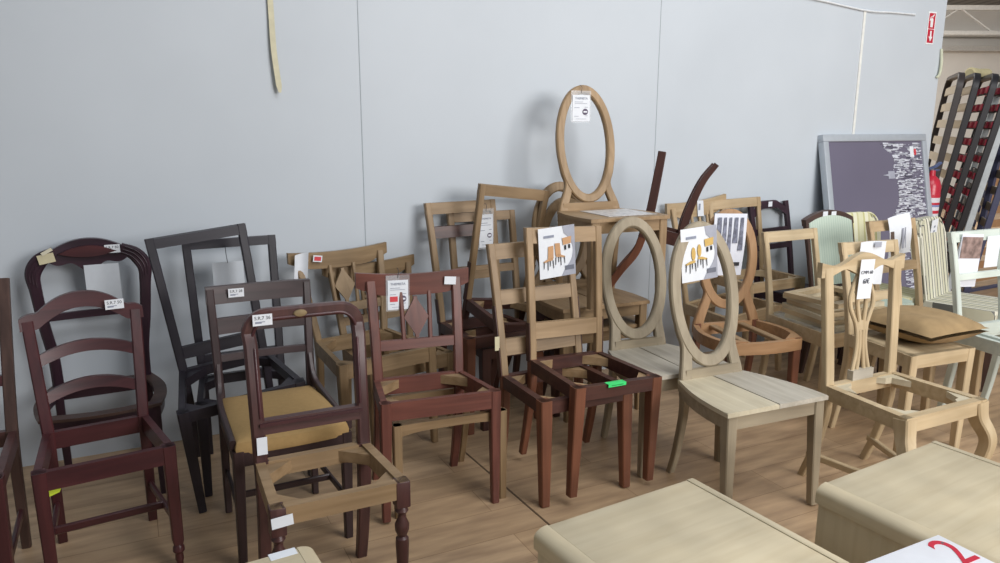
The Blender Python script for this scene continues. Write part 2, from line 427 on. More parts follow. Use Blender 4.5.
# ---- balloon back
c = ch_balloon = Ch('balloon', 'dark carved balloon-back chair with a rounded seat, tall behind the ladder-back chair', G_DARK, 'plum', pw=.036)
c.front_legs('sabre', .04); c.rear_legs()
nrm = V((0, -1, .1)).normalized(); R2 = c.wt/2
side = []
for sg in (-1, 1):
    pts = bez([(sg*(c.wr/2-.022), c.py(.42), .37), (sg*(c.wr/2-.018), c.py(.52), .52), (sg*(c.wr/2+.002), c.py(.67), .67), (sg*(R2-.025), c.py(.81), .815), (sg*(R2-.022), c.py(.88), .89), (sg*(R2-.055), c.py(.945), .945), (sg*(R2-.11), c.py(.97), .975)], 6)
    n = len(pts)
    bm = sweep(B(), pts, [(.032, .044+.02*math.exp(-((i/(n-1)-.75)/.18)**2)) for i in range(n)], ref=(0, 1, 0), k=.008)
    o = c.part('back_post', bm, 'plum')
    for k in (-1, 0, 1):   # carved reeding on the shoulder
        sub = pts[int(n*.55):int(n*.98)]
        bm = sweep(B(), [p+V((sg*k*.011*1, -.016, k*.011)) for p in sub], (.007, .007), ref=(0, 1, 0), kind='round')
        obj('carving', bm, W('plum'), o)
hw = R2-.06
c.part('top_rail', strip(B(), lin(-hw, hw, 41), lambda x: 1.018-.052*(abs(x)/hw)**2.2+.008*cos(x*14), lambda x: .925-.012*cos(x/hw*PI*1.0)-.02*math.exp(-(x/.07)**2)-.012*cos(x/hw*PI*2.9), lambda x, z: c.py(z)-.004+.012*(1-(x/hw)**2), .03), 'plum', 'x')
c.part('carving', strip(B(), lin(-.11, .11, 25), lambda x: 0.998-.03*(x/.11)**2, lambda x: .95+.02*(x/.11)**2, lambda x, z: c.py(z)-.022, .014), 'mahogany', 'x')
c.rail(.68, .71, bow=.015, t=.018)
c.apron(.325, .38, side=.035, front=.03, mat='plum'); 
c.apron(.378, .39, side=.04, front=.035, t=.05, mat='walnut', inset=-.004)
# ---- two near-black frames
for key, lab in (('darkB', 'black rectangular chair frame standing upright with a blank card hung inside it'), ('darkA', 'black rectangular chair frame tipped sideways against the wall, left of the blank card')):
    c = Ch(key, lab, G_DARK, 'black', pw=.036, pt=.03)
    c.front_legs('square', .044, .03); c.rear_legs(); c.frame(.045, mat='black', blocks='black'); c.posts()
    c.rail(c.hb-.04, c.hb, t=.028, name='top_rail', inset=0)
    c.rail(c.hs+.045, c.hs+.095, t=.02)
    if key == 'darkA': ch_darkA = c
    else: ch_darkB = c
# ---- gold seat
c = ch_gold = Ch('goldseat', 'dark brown chair with a gold upholstered seat and three back rails', G_DARK, 'darkbrown', pw=.03)
c.front_legs('square', .036, .028); c.rear_legs(w=.03); c.posts(ztop=c.hb-.01)
c.rail(c.hb-.066, c.hb, t=.024, name='top_rail', inset=0, bow=.012); c.rail(.715, .775, bow=.012, t=.02); c.rail(.610, .636, bow=.012, t=.018)
c.frame(.05, mat='darkbrown', drop=.005)
pts = c.seat_outline(.012, .012, -.012)
bm = B(); n = len(pts)
rings = []
for z, k in ((c.hs-.012, 1.0), (c.hs+.012, 1.012), (c.hs+.032, .985), (c.hs+.044, .90), (c.hs+.052, .7), (c.hs+.056, .35)):
    rings.append([bm.verts.new((x*k, y*k-.004, z)) for x, y in pts])
for a, b in zip(rings, rings[1:]):
    for j in range(n): bm.faces.new([a[j], a[(j+1) % n], b[(j+1) % n], b[j]])
bm.faces.new(rings[0][::-1]); bm.faces.new(rings[-1])
c.part('seat', bm, plain('gold_cloth', '#a18354', .9, noise=.04, nscale=60, bump=.08), label='gold upholstered seat')
for sg in (-1, 1):     # swept side rail that runs from the back post down along the cushion
    pts = bez([(sg*(c.wr/2-.012), c.py(.60), .60), (sg*(c.wr/2-.008), c.d/2-.03, c.hs+.085), (sg*(c.wr/2+.004), c.d/2-.12, c.hs+.042), (sg*(c.wf/2-.004), -c.d/2+.02, c.hs+.022)], 7)
    c.part('side_rail', sweep(B(), pts, (.020, .034), ref=(1, 0, 0)), 'darkbrown', 'y')
c.stretchers(.17, w=.02)
# ---- turned legs, pale seat frame
c = ch_turned = Ch('turned', 'brown round-cornered chair with turned front legs and a bare pale seat frame', G_DARK, 'brown', pw=.04, pt=.03)
c.front_legs('turned', .044); c.rear_legs(w=.044)
c.frame(.055, mat='rail', blocks='rail', t=.03)
zb = .545
hw = c.wt/2-.02
r = .06
path = [(-(c.px(.44)-.02), c.py(.46), .44), (-(c.px(.6)-.02), c.py(.6), .6), (-(c.px(.8)-.02), c.py(.8), c.hb-.02-r-.03)]
for i in range(7):
    a = PI-PI/2*i/6; path.append((-hw+r+r*cos(a), c.py(c.hb), c.hb-.02-r+r*sin(a)))
for i in range(7):
    a = PI/2-PI/2*i/6; path.append((hw-r+r*cos(a), c.py(c.hb), c.hb-.02-r+r*sin(a)))
path += [(c.px(.8)-.02, c.py(.8), c.hb-.02-r-.03), (c.px(.6)-.02, c.py(.6), .6), (c.px(.44)-.02, c.py(.46), .44)]
c.part('back_hoop', sweep(B(), path, (.032, .042), ref=(0, 1, 0), k=.007), 'brown')
c.part('back_beading', sweep(B(), [(x*.945, y-.017, z-.012 if z > .8 else z) for x, y, z in path[1:-1]], (.008, .01), ref=(0, 1, 0), kind='round'), 'mahogany')
c.rail(zb, zb+.045, t=.03, name='bottom_rail'); c.rail(zb+.028, zb+.038, t=.012, name='beading', dy=-.018, mat='mahogany')
bm = lathe(B(), 0, 0, [(0, .022), (.004, .022), (.007, .018), (.008, .002)], 20)
bmesh.ops.transform(bm, matrix=M.Translation((-.015, c.py(c.hb)-.016, c.hb-.022)) @ M.Diagonal((1, 1, .55, 1)) @ M.Rotation(rad(90), 4, 'X'), verts=bm.verts)
c.part('medallion', bm, plain('brass_oval', '#8f7c5c', .4, .3), label='pale oval medallion')
# ---- flared crest with lozenge splat
def crest_chair(key, label, group, wd, leg=None, splat=True, ch=.085, seat=None):
    c = Ch(key, label, group, leg or wd, seat=seat or wd, back=wd, pw=.040 if key == 'lozenge' else .034)
    c.front_legs('square', .042, .030); c.rear_legs(); c.frame(.07, mat=c.seat, blocks='rail' if splat else None); c.posts(ztop=c.hb-.03)
    hw = c.wt/2+(.04 if key == 'lozenge' else .022)
    f = lambda x: abs(x)/hw
    c.part('top_rail', strip(B(), lin(-hw, hw, 33), lambda x: c.hb-.004+.012*f(x)**2, lambda x: c.hb-ch+.010*(1 if f(x) > .62 else 0)*min(1, (f(x)-.62)/.12 if f(x) > .62 else 0)+.018*f(x)**6+.012*(f(x)**2), lambda x, z: c.py(c.hb-.03)-.008+.02*(1-f(x)**2)*-1+.02, .022), wd, 'x')
    zl0, zl1 = c.hs+.115, c.hs+.155
    c.rail(zl0, zl1, t=.018)
    if splat:
        for sx in (-1, 1):
            bm = sweep(B(), [(sx*.058, c.py(zl1), zl1-.01), (sx*.062, c.py(c.hb-ch), c.hb-ch+.015)], (.018, .016)); c.part('splat_bar', bm, wd)
        zc = (zl1+c.hb-ch)/2; h = (c.hb-ch-zl1)/2-.005; bm = B()
        zs = lin(-1, 1, 15)
        lf = lambda u: (.046*(1-abs(u)/.86) if abs(u) < .86 else 0)+.008
        cols = []
        for u in zs:
            z = zc+h*u; w = lf(u)
            cols.append([bm.verts.new((-w, c.py(z)-.007, z)), bm.verts.new((w, c.py(z)-.007, z)), bm.verts.new((w, c.py(z)+.007, z)), bm.verts.new((-w, c.py(z)+.007, z))])
        for a, b in zip(cols, cols[1:]):
            for j in range(4): bm.faces.new([a[j], a[(j+1) % 4], b[(j+1) % 4], b[j]])
        bm.faces.new(cols[0]); bm.faces.new(cols[-1][::-1])
        c.part('lozenge_splat', bm, wd)
    return c
ch_l8 = crest_chair('light8', 'light wood chair whose flared crest shows just behind the other light crest at the left', None, 'olive')
ch_l7 = crest_chair('lightcrest', 'light wood chair with flared crest and lozenge splat, a white label looped over its corner', None, 'olive')
ch_loz = crest_chair('lozenge', 'red-brown chair with a lozenge splat and a price card hanging from its crest', None, 'redbrown', ch=.095)
# pale frame nested under it
q = list(POSE['lozenge']); ux, uy = cos(rad(22.2)), sin(rad(22.2))
q[0] += .05*ux-.03*uy; q[1] += .05*uy+.03*ux; q[2] = 0; q[4] = q[5] = 0; q[6] = .47; q[7] = .38; q[9] = .385
c = Ch('', 'pale wooden seat frame on legs nested under the red-brown lozenge-back chair', None, 'olive', pose=q, name='chair_base')
c.root['category'] = 'chair frame'
c.front_legs('square', .034, .03); c.rear_legs(); c.frame(.055, mat='rail', arch=.022)

# ---- two-tone frames
def two_tone(key, label, rails, lower='stain', upper='rail', rail_w='rail', blocks='oak', fh=.055, pw=.034, lowpart=.12):
    c = Ch(key, label, G_FRAME, lower, seat=lower, back=upper, pw=pw, pt=.03)
    c.front_legs('square', .05, .036, mat='cherry' if key in ('C13', 'C14', 'frameC11') else lower); c.rear_legs(w=.036, mat='cherry' if key in ('C13', 'C14') else lower)
    c.frame(fh, mat=lower, t=.03, blocks=blocks)
    c.posts(mat=upper, w=pw)
    # stained lower sleeve of the posts
    for sg in (-1, 1):
        zs = lin(c.hs-.01, c.hs+lowpart, 4)
        c.part('post_side', sweep(B(), [(sg*(c.px(z)+.001), c.py(z)+.002, z) for z in zs], (.006, .033)), lower)
    for z0, z1, mt in rails: c.rail(z0, z1, t=.024, name='top_rail' if z1 > c.hb-.02 else 'cross_rail', inset=0 if z1 > c.hb-.02 else None, mat=mt)
    return c
c12 = two_tone('frameC12', 'two-tone chair frame nearest the wall, its narrow back rail right of the hanging price slip', [(1.0, 1.048, 'rail'), (.72, .76, 'rail')])
c11 = two_tone('frameC11', 'two-tone chair frame with a dark second rail, the left one of the middle stack', [(1.055, 1.113, 'rail'), (.93, .99, 'stain'), (.70, .74, 'rail')])
c10 = two_tone('tallC10', 'tallest two-tone chair frame of the middle stack, its open back tilted to the right', [(1.005, 1.061, 'rail')], lowpart=.2, blocks='oak')
c13 = two_tone('C13', 'two-tone chair frame with brown legs, nested left of the one with the green sticker', [(.945, 1.01, 'rail'), (.75, .81, 'rail'), (.53, .60, 'rail')], lowpart=.3)
c14 = two_tone('C14', 'two-tone chair frame with a green sticker on its brown front rail and a printed leaflet', [(.965, 1.031, 'oak'), (.55, .62, 'oak')], upper='oak', lowpart=.16)

# ---- oval backs
def oval_chair(key, label, wd, seatm, front='square', side=.03, solid=True, **k):
    c = Ch(key, label, G_OVAL, wd, seat=wd, back=wd, pw=.034, pt=.03)
    c.front_legs(front, .046, .033, top=c.hs-.018); c.rear_legs(w=.034, curve=.0, top=c.hs-.01)
    c.apron(c.hs-.075, c.hs-.018, side=side, front=.0)
    if solid: c.solid_seat(side, 0, mats=seatm)
    c.info = c.oval(**k)
    # low rail that closes the seat at the back, between the necks
    bm = strip(B(), lin(-c.wr/2+.02, c.wr/2-.02, 9), lambda x: c.hs+.04, lambda x: c.hs-.005, lambda x, z: c.d/2-.016, .022); c.part('shoe_rail', bm, wd, 'x')
    return c
ovA = oval_chair('ovA', 'greyish oval-back chair under the raised chair, rearmost oval beside the tall frames', 'olive', ('olive', 'olive'))
ovB = oval_chair('ovB', 'greyish oval-back chair whose seat carries the raised pale oval-back chair', 'olive', ('oak', 'oak'))
ovT = oval_chair('ovalTop', 'pale oval-back chair standing on another chair, highest of all, with a white price tag', 'oak', ('oak', 'oak'), w=.044)
ovM = oval_chair('ovalMid', 'grey oval-back chair without a leaflet, behind the leaflet oval chair', 'greige', ('seatgrey', 'seatgrey'))
ovF = oval_chair('ovalFront', 'grey-beige oval-back chair with a two-board seat and a leaflet over its oval, in front', 'greige', ('seatcream', 'seatgrey'), side=.022)
# ---- shaped seat with orange oval
c = ch_shaped = Ch('shaped', 'chair with a curved bare seat frame, red-brown legs and an orange oval back', G_OVAL, 'cherry', seat='orange', back='orange', pw=.036, pt=.03)
c.front_legs('square', .046, .034); c.rear_legs(w=.036)
c.apron(c.hs-.065, c.hs-.005, side=.05, front=.03, t=.03, mat='orange', inset=.0)
for x in (-.09, .09):
    c.part('seat_bar', sweep(B(), [(x*1.1, -c.d/2+.01, c.hs-.02), (x, c.d/2-.02, c.hs-.02)], (.04, .02)), 'oak', 'y')
for sx, sy in ((-1, -1), (1, -1)):
    bm = prism(B(), [(sx*c.wf/2*.98, -c.d/2-.0), (sx*(c.wf/2-.1), -c.d/2-.0), (sx*c.wf/2*.98, -c.d/2+.09)][::-1 if sx*sy > 0 else 1], c.hs-.03, c.hs+.001); c.part('corner_block', bm, 'orange', 'x')
c.oval(w=.052, rebate=False, neckw=.05, zb=c.hs+.07)

# ---- plain pale chairs at the right
def pale_chair(key, label, wd, rails, solid=False, legk='square', pw=.036, blocks=None, fh=.06, seatm=None, group=G_PALE):
    c = Ch(key, label, group, wd, seat=seatm or wd, back=wd, pw=pw, pt=.03)
    c.front_legs(legk, .046, .034); c.rear_legs(w=.036); c.frame(fh, mat=c.seat, t=.03, blocks=blocks); c.posts(w=pw, w2=pw*.85)
    for z0, z1 in rails: c.rail(z0, z1, t=.024, name='top_rail' if z1 > c.hb-.02 else 'cross_rail', inset=0 if z1 > c.hb-.02 else None)
    return c
cC22 = crest_chair('C22', 'pale chair with a tilted wide crest and a torn paper tag, behind the orange oval', G_PALE, 'pale', ch=.10)
cC23 = pale_chair('C23', 'pale chair frame stacked up high left of the dark arched chair', 'pale', [(.87, .927)], blocks='cream')
cC25 = pale_chair('plainC25', 'plain pale chair whose seat carries the pile of thin loose seat frames', 'cream', [(.868, .924)], fh=.075)
bm = prism(B(), cC25.seat_outline(0, 0, -.012), cC25.hs-.014, cC25.hs); cC25.part('seat', bm, 'seatgrey', 'y')
cC28 = pale_chair('C28', 'tall pale chair with a curled leaflet over its top rail, before the striped chair', 'pale', [(.93, .986), (.70, .75)])
cC27 = pale_chair('tagC27', 'pale chair with a brown pillow lying on its seat, behind the lyre-back chair', 'cream', [(.888, .944), (.66, .70)])
bm = prism(B(), cC27.seat_outline(0, 0, -.012), cC27.hs-.014, cC27.hs); cC27.part('seat', bm, 'cream', 'y')
# lyre back chair
c = ch_lyre = Ch('lyre', 'pale chair with a pierced vase splat, bare seat frame and cabriole legs, at right', G_PALE, 'cream', pw=.04, pt=.03)
c.front_legs('cabriole', .056, top=c.hs-.012); c.rear_legs(w=.038); c.frame(.06, mat='cream', t=.034)
for sx, sy in ((-1, -1), (1, -1), (-1, 1), (1, 1)):
    hw = (c.wf if sy < 0 else c.wr)/2-.03; k = .11
    pts = [(sx*hw, sy*(c.d/2-.03)), (sx*(hw-k), sy*(c.d/2-.03)), (sx*(hw-k*.72), sy*(c.d/2-.03-k*.30)), (sx*(hw-k*.45), sy*(c.d/2-.03-k*.36)), (sx*(hw-k*.36), sy*(c.d/2-.03-k*.62)), (sx*(hw-k*.18*(1 if sy > 0 else 1)), sy*(c.d/2-.03-k))]
    if sx*sy > 0: pts = pts[::-1]
    c.part('corner_block', prism(B(), pts, c.hs-.03, c.hs-.004), 'seatcream', 'x')
c.posts(ztop=c.hb-.03, w=.048)
hw = c.wt/2+.016
f = lambda x: abs(x)/hw
c.part('top_rail', strip(B(), lin(-hw, hw, 41), lambda x: c.hb-.014+.036*math.exp(-(x/.085)**2)+.012*f(x)**6-.012*math.exp(-((abs(x)-.15)/.05)**2), lambda x: c.hb-.066+.026*math.exp(-((abs(x)-.11)/.055)**2)-.01*math.exp(-(x/.045)**2), lambda x, z: c.py(c.hb)-.004, .026), 'cream', 'x')
zt, zb = c.hb-.06, c.hs+.03
for sg in (-1, 1):
    for k, pth in enumerate(([(.018, 1), (.062, .80), (.066, .66), (.03, .46), (.026, .25), (.05, 0)], [(.012, 1), (.026, .80), (.024, .66), (.012, .48), (.010, .25), (.022, 0)])):
        pts = bez([(sg*x, c.py(zb+(zt-zb)*z), zb+(zt-zb)*z) for x, z in pth], 6)
        c.part('splat_ribbon', sweep(B(), pts, (.015, .019), ref=(0, 1, 0)), 'cream')
c.part('splat_knot', strip(B(), lin(-.034, .034, 7), lambda x: zb+(zt-zb)*.52-abs(x)*.3, lambda x: zb+(zt-zb)*.42, lambda x, z: c.py(z), .015), 'cream')
c.part('splat_shoe', strip(B(), lin(-.062, .062, 5), lambda x: zb+.012, lambda x: c.hs-.012, lambda x, z: c.py(c.hs)-.002, .03), 'seatgrey', 'x')
# low curved stretchers
w2, r2, d2 = c.wf/2-.03, c.wr/2-.02, c.d/2
for sg in (-1, 1):
    c.part('stretcher', sweep(B(), bez([(sg*r2, d2+.06, .11), (sg*(r2-.05), .10, .10), (sg*(w2-.09), -.02, .10), (sg*(w2-.02), -d2+.035, .11)], 6), (.03, .022), ref=(0, 0, 1)), 'cream', 'y')
c.part('stretcher', sweep(B(), bez([(-w2+.08, -.02, .10), (0, .03, .10), (w2-.08, -.02, .10)], 6), (.03, .022), ref=(0, 0, 1)), 'cream', 'x')
# dark arched chair by the wall
c = ch_arch = Ch('darkarch', 'dark plum chair with a stepped arched top, standing against the wall', None, 'plum', pw=.036)
c.front_legs(); c.rear_legs(); c.frame(.06); c.posts(ztop=c.hb+.01); hw = c.wt/2-.03
st = lambda x: c.hb-.03+.05*max(0, min(1, (hw*.95-abs(x))/(hw*.5)))
c.part('top_rail', strip(B(), lin(-hw, hw, 25), st, lambda x: st(x)-.05, lambda x, z: c.py(z), .024), 'plum', 'x')
c.rail(.80, .84); c.rail(.70, .735); bm = prism(B(), c.seat_outline(0, 0, 0), c.hs-.015, c.hs); c.part('seat', bm, 'plum', 'y')
# medallion chair
def slab_xz(bm, outline, yf, t):
    n = len(outline)
    a = [bm.verts.new((x, yf(z)-t/2, z)) for x, z in outline]; b = [bm.verts.new((x, yf(z)+t/2, z)) for x, z in outline]
    bm.faces.new(a); bm.faces.new(b[::-1])
    for i in range(n): bm.faces.new([a[i], b[i], b[(i+1) % n], a[(i+1) % n]])
    return bm
c = ch_medal = Ch('medal', 'dark walnut chair with an arched pale green padded back and two white labels on top', None, 'walnut', pw=.034)
c.front_legs(); c.rear_legs(); c.frame(.06); c.posts(ztop=c.hb-.02); hw = c.wt/2
arch = lambda x, k: k+.05*max(0, 1-(x/hw)**2)
c.part('top_rail', strip(B(), lin(-hw, hw, 25), lambda x: arch(x, c.hb-.005), lambda x: arch(x, c.hb-.045), lambda x, z: c.py(min(z, c.hb)), .034), 'walnut', 'x')
c.rail(.54, .58)
hw2 = hw-.022; ol = [(-hw2, .56), (hw2, .56)]+[(x, arch(x, c.hb-.035)) for x in lin(hw2, -hw2, 15)]
c.part('back_pad', slab_xz(B(), ol, lambda z: c.py(min(z, c.hb))-.004, .034), striped('green_stripe_cloth', [(0, '#b9c8bb'), (.5, '#c6d2c4'), (.8, '#aebfb0')], .02), smooth=False, label='pale green striped padded back')
bm = prism(B(), c.seat_outline(.01, .02, 0), c.hs-.01, c.hs+.04); bmesh.ops.bevel(bm, geom=bm.edges[:], offset=.012, segments=3, affect='EDGES')
c.part('seat', bm, striped('green_stripe_cloth', [(0, '#b9c8bb'), (1, '#b9c8bb')], .02))
# fully upholstered striped chairs
def padded(key, label, matx, wood_, t=.07, rr=.10):
    c = Ch(key, label, None, wood_, pw=.04)
    c.front_legs('square', .044, .03, top=c.hs-.08); c.rear_legs(top=c.hs-.04)
    hw = c.wt/2; r = rr; ol = [(-hw*.94, c.hs-.06), (hw*.94, c.hs-.06)]
    for i in range(9): a = PI/2*i/8; ol.append((hw-r+r*cos(a), c.hb-r+r*sin(a)))
    for i in range(9): a = PI/2+PI/2*i/8; ol.append((-hw+r+r*cos(a), c.hb-r+r*sin(a)))
    bm = slab_xz(B(), ol, lambda z: c.py(z)-.01, t)
    big = [f for f in bm.faces if len(f.verts) > 10]
    es = list({e for f in big for e in f.edges})
    bmesh.ops.bevel(bm, geom=es, offset=.028, segments=4, affect='EDGES')
    c.part('backrest', bm, matx)
    c.part('back_piping', sweep(B(), [(x*.965, c.py(min(z, c.hb))-.01-t/2+.008, c.hb-(c.hb-z)*.985) for x, z in ol[1:]+ol[:1]], (.012, .012), ref=(0, 1, 0), kind='round'), matx)
    bm = prism(B(), c.seat_outline(.012, .02, .01), c.hs-.10, c.hs+.02); bmesh.ops.bevel(bm, geom=[e for e in bm.edges], offset=.022, segments=4, affect='EDGES')
    c.part('seat', bm, matx)
    return c
ch_str = padded('striped', 'padded chair in beige and grey stripes with a long paper strip down its back', striped('beige_stripe_cloth', [(0, '#cfccb4'), (.28, '#6c6c66'), (.38, '#dad7c6'), (.58, '#84827a'), (.66, '#c9c5ae'), (.9, '#62625e')], .14), 'walnut')
ch_yel = padded('yellow', 'padded chair in pale yellow stripes, right of the arched green-backed chair', striped('yellow_stripe_cloth', [(0, '#d9d6b4'), (.4, '#c4bf8b'), (.55, '#e2dfc6'), (.85, '#cbc69a')], .11), 'walnut')
# white painted chair
c = ch_white = pale_chair('white', 'white painted chair with two papers hung on its back, at the right edge', 'white', [(.935, .985), (.745, .775)], pw=.034, group=None)
c.apron(c.hs-.075, c.hs-.01, side=.02, front=.05, t=.03, mat='white', inset=-.012)
# inverted chair
q = [0, 0, 0, 0, 0, 0, .30, .26, .26, .47, .80, .07, .26, .02]
mt = M.Translation((.905, 4.13, .885)) @ M.Rotation(rad(13), 4, 'Y') @ M.Rotation(rad(-103), 4, 'Z') @ M.Rotation(PI, 4, 'X') @ M.Translation((0, 0, -.47))
c = ch_inv = Ch('', 'upside-down brown chair with its legs pointing up against the wall', None, 'cherry', pose=q, mat=mt, pw=.036, pt=.04)
c.rear_legs(w=.046, mat='stain'); c.frame(.07, mat='stain')
for sg in (-1, 1):
    pts = bez([(sg*.125, -.105, .47), (sg*.125, -.085, .36), (sg*.126, -.095, .22), (sg*.128, -.118, .10), (sg*.13, -.16, 0)], 6)
    c.part('leg', sweep(B(), pts, [(.04-.012*i/24, .05-.022*i/24) for i in range(25)]), 'stain')
for sg in (-1, 1):
    pts = bez([(sg*.11, .11, .45), (sg*.11, .125, .56), (sg*.112, .18, .68), (sg*.115, .225, .80)], 5)
    c.part('back_post', sweep(B(), pts, (.036, .042)), 'cherry')
c.part('top_rail', strip(B(), lin(-.1, .1, 5), lambda x: .795, lambda x: .74, lambda x, z: .215, .022), 'cherry', 'x')

# ------------------------------------------------------------------ things lying on the chairs
def world(c, x, y, z): return c.mat @ V((x, y, z))
def frame_on(c, x, y, z, yaw=0, tilt=0, face=True):
    """matrix of a small sheet hung on a chair: local x right, local z up, facing -y"""
    return c.mat @ M.Translation((x, y, z)) @ M.Rotation(rad(yaw), 4, 'Z') @ M.Rotation(rad(tilt), 4, 'X')
WHITE = plain('white_paper', '#e4e8ee', .5, noise=.02)
GREYP = plain('grey_print', '#a4a7b4', .5); INK = plain('dark_ink', '#23242c', .6); REDP = plain('red_print', '#d5434c', .5)
LINE = plain('pale_ink', '#8d93a4', .6); CIRC = plain('purple_grey_ink', '#5a4f66', .6); TANP = plain('tan_print', '#c79a70', .6); YELP = plain('yellow_print', '#d0ad62', .6)
def sheet_bm(w, h, curl=0.0, th=.0015, nx=6, nz=8, skew=0.0, wave=0.0):
    bm = B(); g = []
    for sgn in (0, 1):
        g.append([[bm.verts.new((-w/2+w*i/nx+skew*(j/nz), sgn*th-curl*((i/nx-.5)**2)*4-wave*sin(j/nz*PI*1.3), -h*j/nz)) for i in range(nx+1)] for j in range(nz+1)])
    for s_ in (0, 1):
        for j in range(nz):
            for i in range(nx): bm.faces.new([g[s_][j][i], g[s_][j][i+1], g[s_][j+1][i+1], g[s_][j+1][i]])
    per = [(0, i) for i in range(nx)]+[(j, nx) for j in range(nz)]+[(nz, i) for i in range(nx, 0, -1)]+[(j, 0) for j in range(nz, 0, -1)]
    for a, b in zip(per, per[1:]+per[:1]):
        bm.faces.new([g[0][a[0]][a[1]], g[0][b[0]][b[1]], g[1][b[0]][b[1]], g[1][a[0]][a[1]]])
    return bm
def text(s_, size, loc, m, parent, name='lettering', rotx=90, ext=.0004):
    cu = bpy.data.curves.new(name, 'FONT'); cu.body = s_; cu.size = size; cu.extrude = ext; cu.align_x = 'CENTER'; cu.align_y = 'CENTER'
    o = bpy.data.objects.new(name, cu); C.objects.link(o); o.parent = parent; o.location = loc; o.rotation_euler = (rad(rotx), 0, 0)
    cu.materials.append(m)
    me = bpy.data.meshes.new_from_object(o); bpy.data.objects.remove(o); q = bpy.data.objects.new(name, me); C.objects.link(q)
    if not me.materials: me.materials.append(m)
    q.parent = parent; q.location = loc; q.rotation_euler = (rad(rotx), 0, 0); return q
def bars(rects, m, parent, name='print', y=-.0022):
    bm = B()
    for x0, x1, z0, z1 in rects: box(bm, x0, x1, y, y+.0008, z0, z1)
    return obj(name, bm, m, parent, smooth=False)
def disc(x, z, rx, rz, m, parent, name='printed_badge', y=-.0024):
    bm = B(); n = 20
    a = [bm.verts.new((x+rx*cos(2*PI*i/n), y, z+rz*sin(2*PI*i/n))) for i in range(n)]
    b = [bm.verts.new((x+rx*cos(2*PI*i/n), y+.0008, z+rz*sin(2*PI*i/n))) for i in range(n)]
    bm.faces.new(a); bm.faces.new(b[::-1])
    for i in range(n): bm.faces.new([a[i], b[i], b[(i+1) % n], a[(i+1) % n]])
    return obj(name, bm, m, parent, smooth=False)
def sheet(name, label, cat, mat, w, h, m=WHITE, group=None, **k):
    r = thing(name, label, cat, mat, group); obj('card', sheet_bm(w, h, **k), m, r)
    return r
G_ST = 'white stickers on the dark chairs'
def sticker(label, c, x, z, txt, w=.062, h=.036, yaw=0, roll=0, y=None):
    yy = (c.py(min(z, c.hb)) if y is None else y)-.0165
    r = thing('price_sticker', label, 'sticker', c.mat @ M.Translation((x, yy, z)) @ M.Rotation(rad(roll), 4, 'Y'), G_ST)
    bm = B(); box(bm, -w/2, w/2, -.0008, .0008, -h/2, h/2); obj('paper', bm, WHITE, r, smooth=False)
    if txt:
        text(txt, h*.42, (0, -.001, h*.17), INK, r)
        bars([(-w*.38, -w*.05, -h*.30, -h*.20), (-w*.38, w*.12, -h*.20, -h*.13)], LINE, r, 'small_print', -.0014)
    return r
sticker('white S.R.7 50 sticker on the right of the ladder-back crest', ch_ladder, .105, ch_ladder.hb+.002, 'S.R.7 50', roll=0, y=ch_ladder.py(.86)-.006)
sticker('white S.R.7 50 sticker on the crest of the carved balloon-back chair', ch_balloon, .095, .978, 'S.R.7 50', w=.06, y=ch_balloon.py(1.0)-.012)
sticker('white S.R.7 28 sticker on the top rail of the gold-seat chair', ch_gold, -.09, ch_gold.hb-.026, 'S.R.7 28', w=.058, h=.034)
sticker('white S.R.7 36 sticker on the rounded top corner of the turned-leg chair', ch_turned, -.135, ch_turned.hb-.03, 'S.R.7 36', w=.06, h=.036, y=ch_turned.py(.93)-.009)
sticker('blank white sticker on the left post of the turned-leg chair', ch_turned, -ch_turned.wr/2+.024, .515, None, w=.032, h=.058, y=ch_turned.py(.5)-.008)
sticker('blank white sticker low on the front left leg of the turned-leg chair', ch_turned, -ch_turned.wf/2+.03, .425, None, w=.06, h=.032, y=-ch_turned.d/2+.006, roll=-4)
sticker('white sticker on the right end of the red-brown crest', ch_loz, .155, ch_loz.hb-.04, None, w=.052, h=.034, roll=4, y=ch_loz.py(.9)-.012)
o = sticker('cream sticker on the left shoulder of the carved balloon-back chair', ch_balloon, -.155, .955, None, w=.062, h=.04, roll=-10, y=ch_balloon.py(.99)-.014)
o.children[0].data.materials[0] = plain('cream_paper', '#cfc6a4', .6)
o = sticker('small pale strip above the cream sticker on the balloon-back chair', ch_balloon, -.15, .985, None, w=.045, h=.014, roll=-28, y=ch_balloon.py(.99)-.018)
o.children[0].data.materials[0] = plain('cream_paper2', '#d8d2bb', .6)
o = sticker('left white label on the arch of the green-backed chair', ch_medal, -.045, ch_medal.hb+.022, None, w=.042, h=.036, y=ch_medal.py(ch_medal.hb)-.003)
o = sticker('right white label on the arch of the green-backed chair', ch_medal, .03, ch_medal.hb+.022, None, w=.042, h=.03, y=ch_medal.py(ch_medal.hb)-.003)
o = sticker('white label in the middle of the dark stepped arch', ch_arch, .0, ch_arch.hb-.002, None, w=.04, h=.034)
o = sticker('red-printed label stuck on the light flared crest', ch_l7, -.125, ch_l7.hb-.028, None, w=.046, h=.032, roll=10, y=ch_l7.py(.87)-.012)
bars([(-.017, .017, -.010, .010)], REDP, o, 'red_print', -.002)
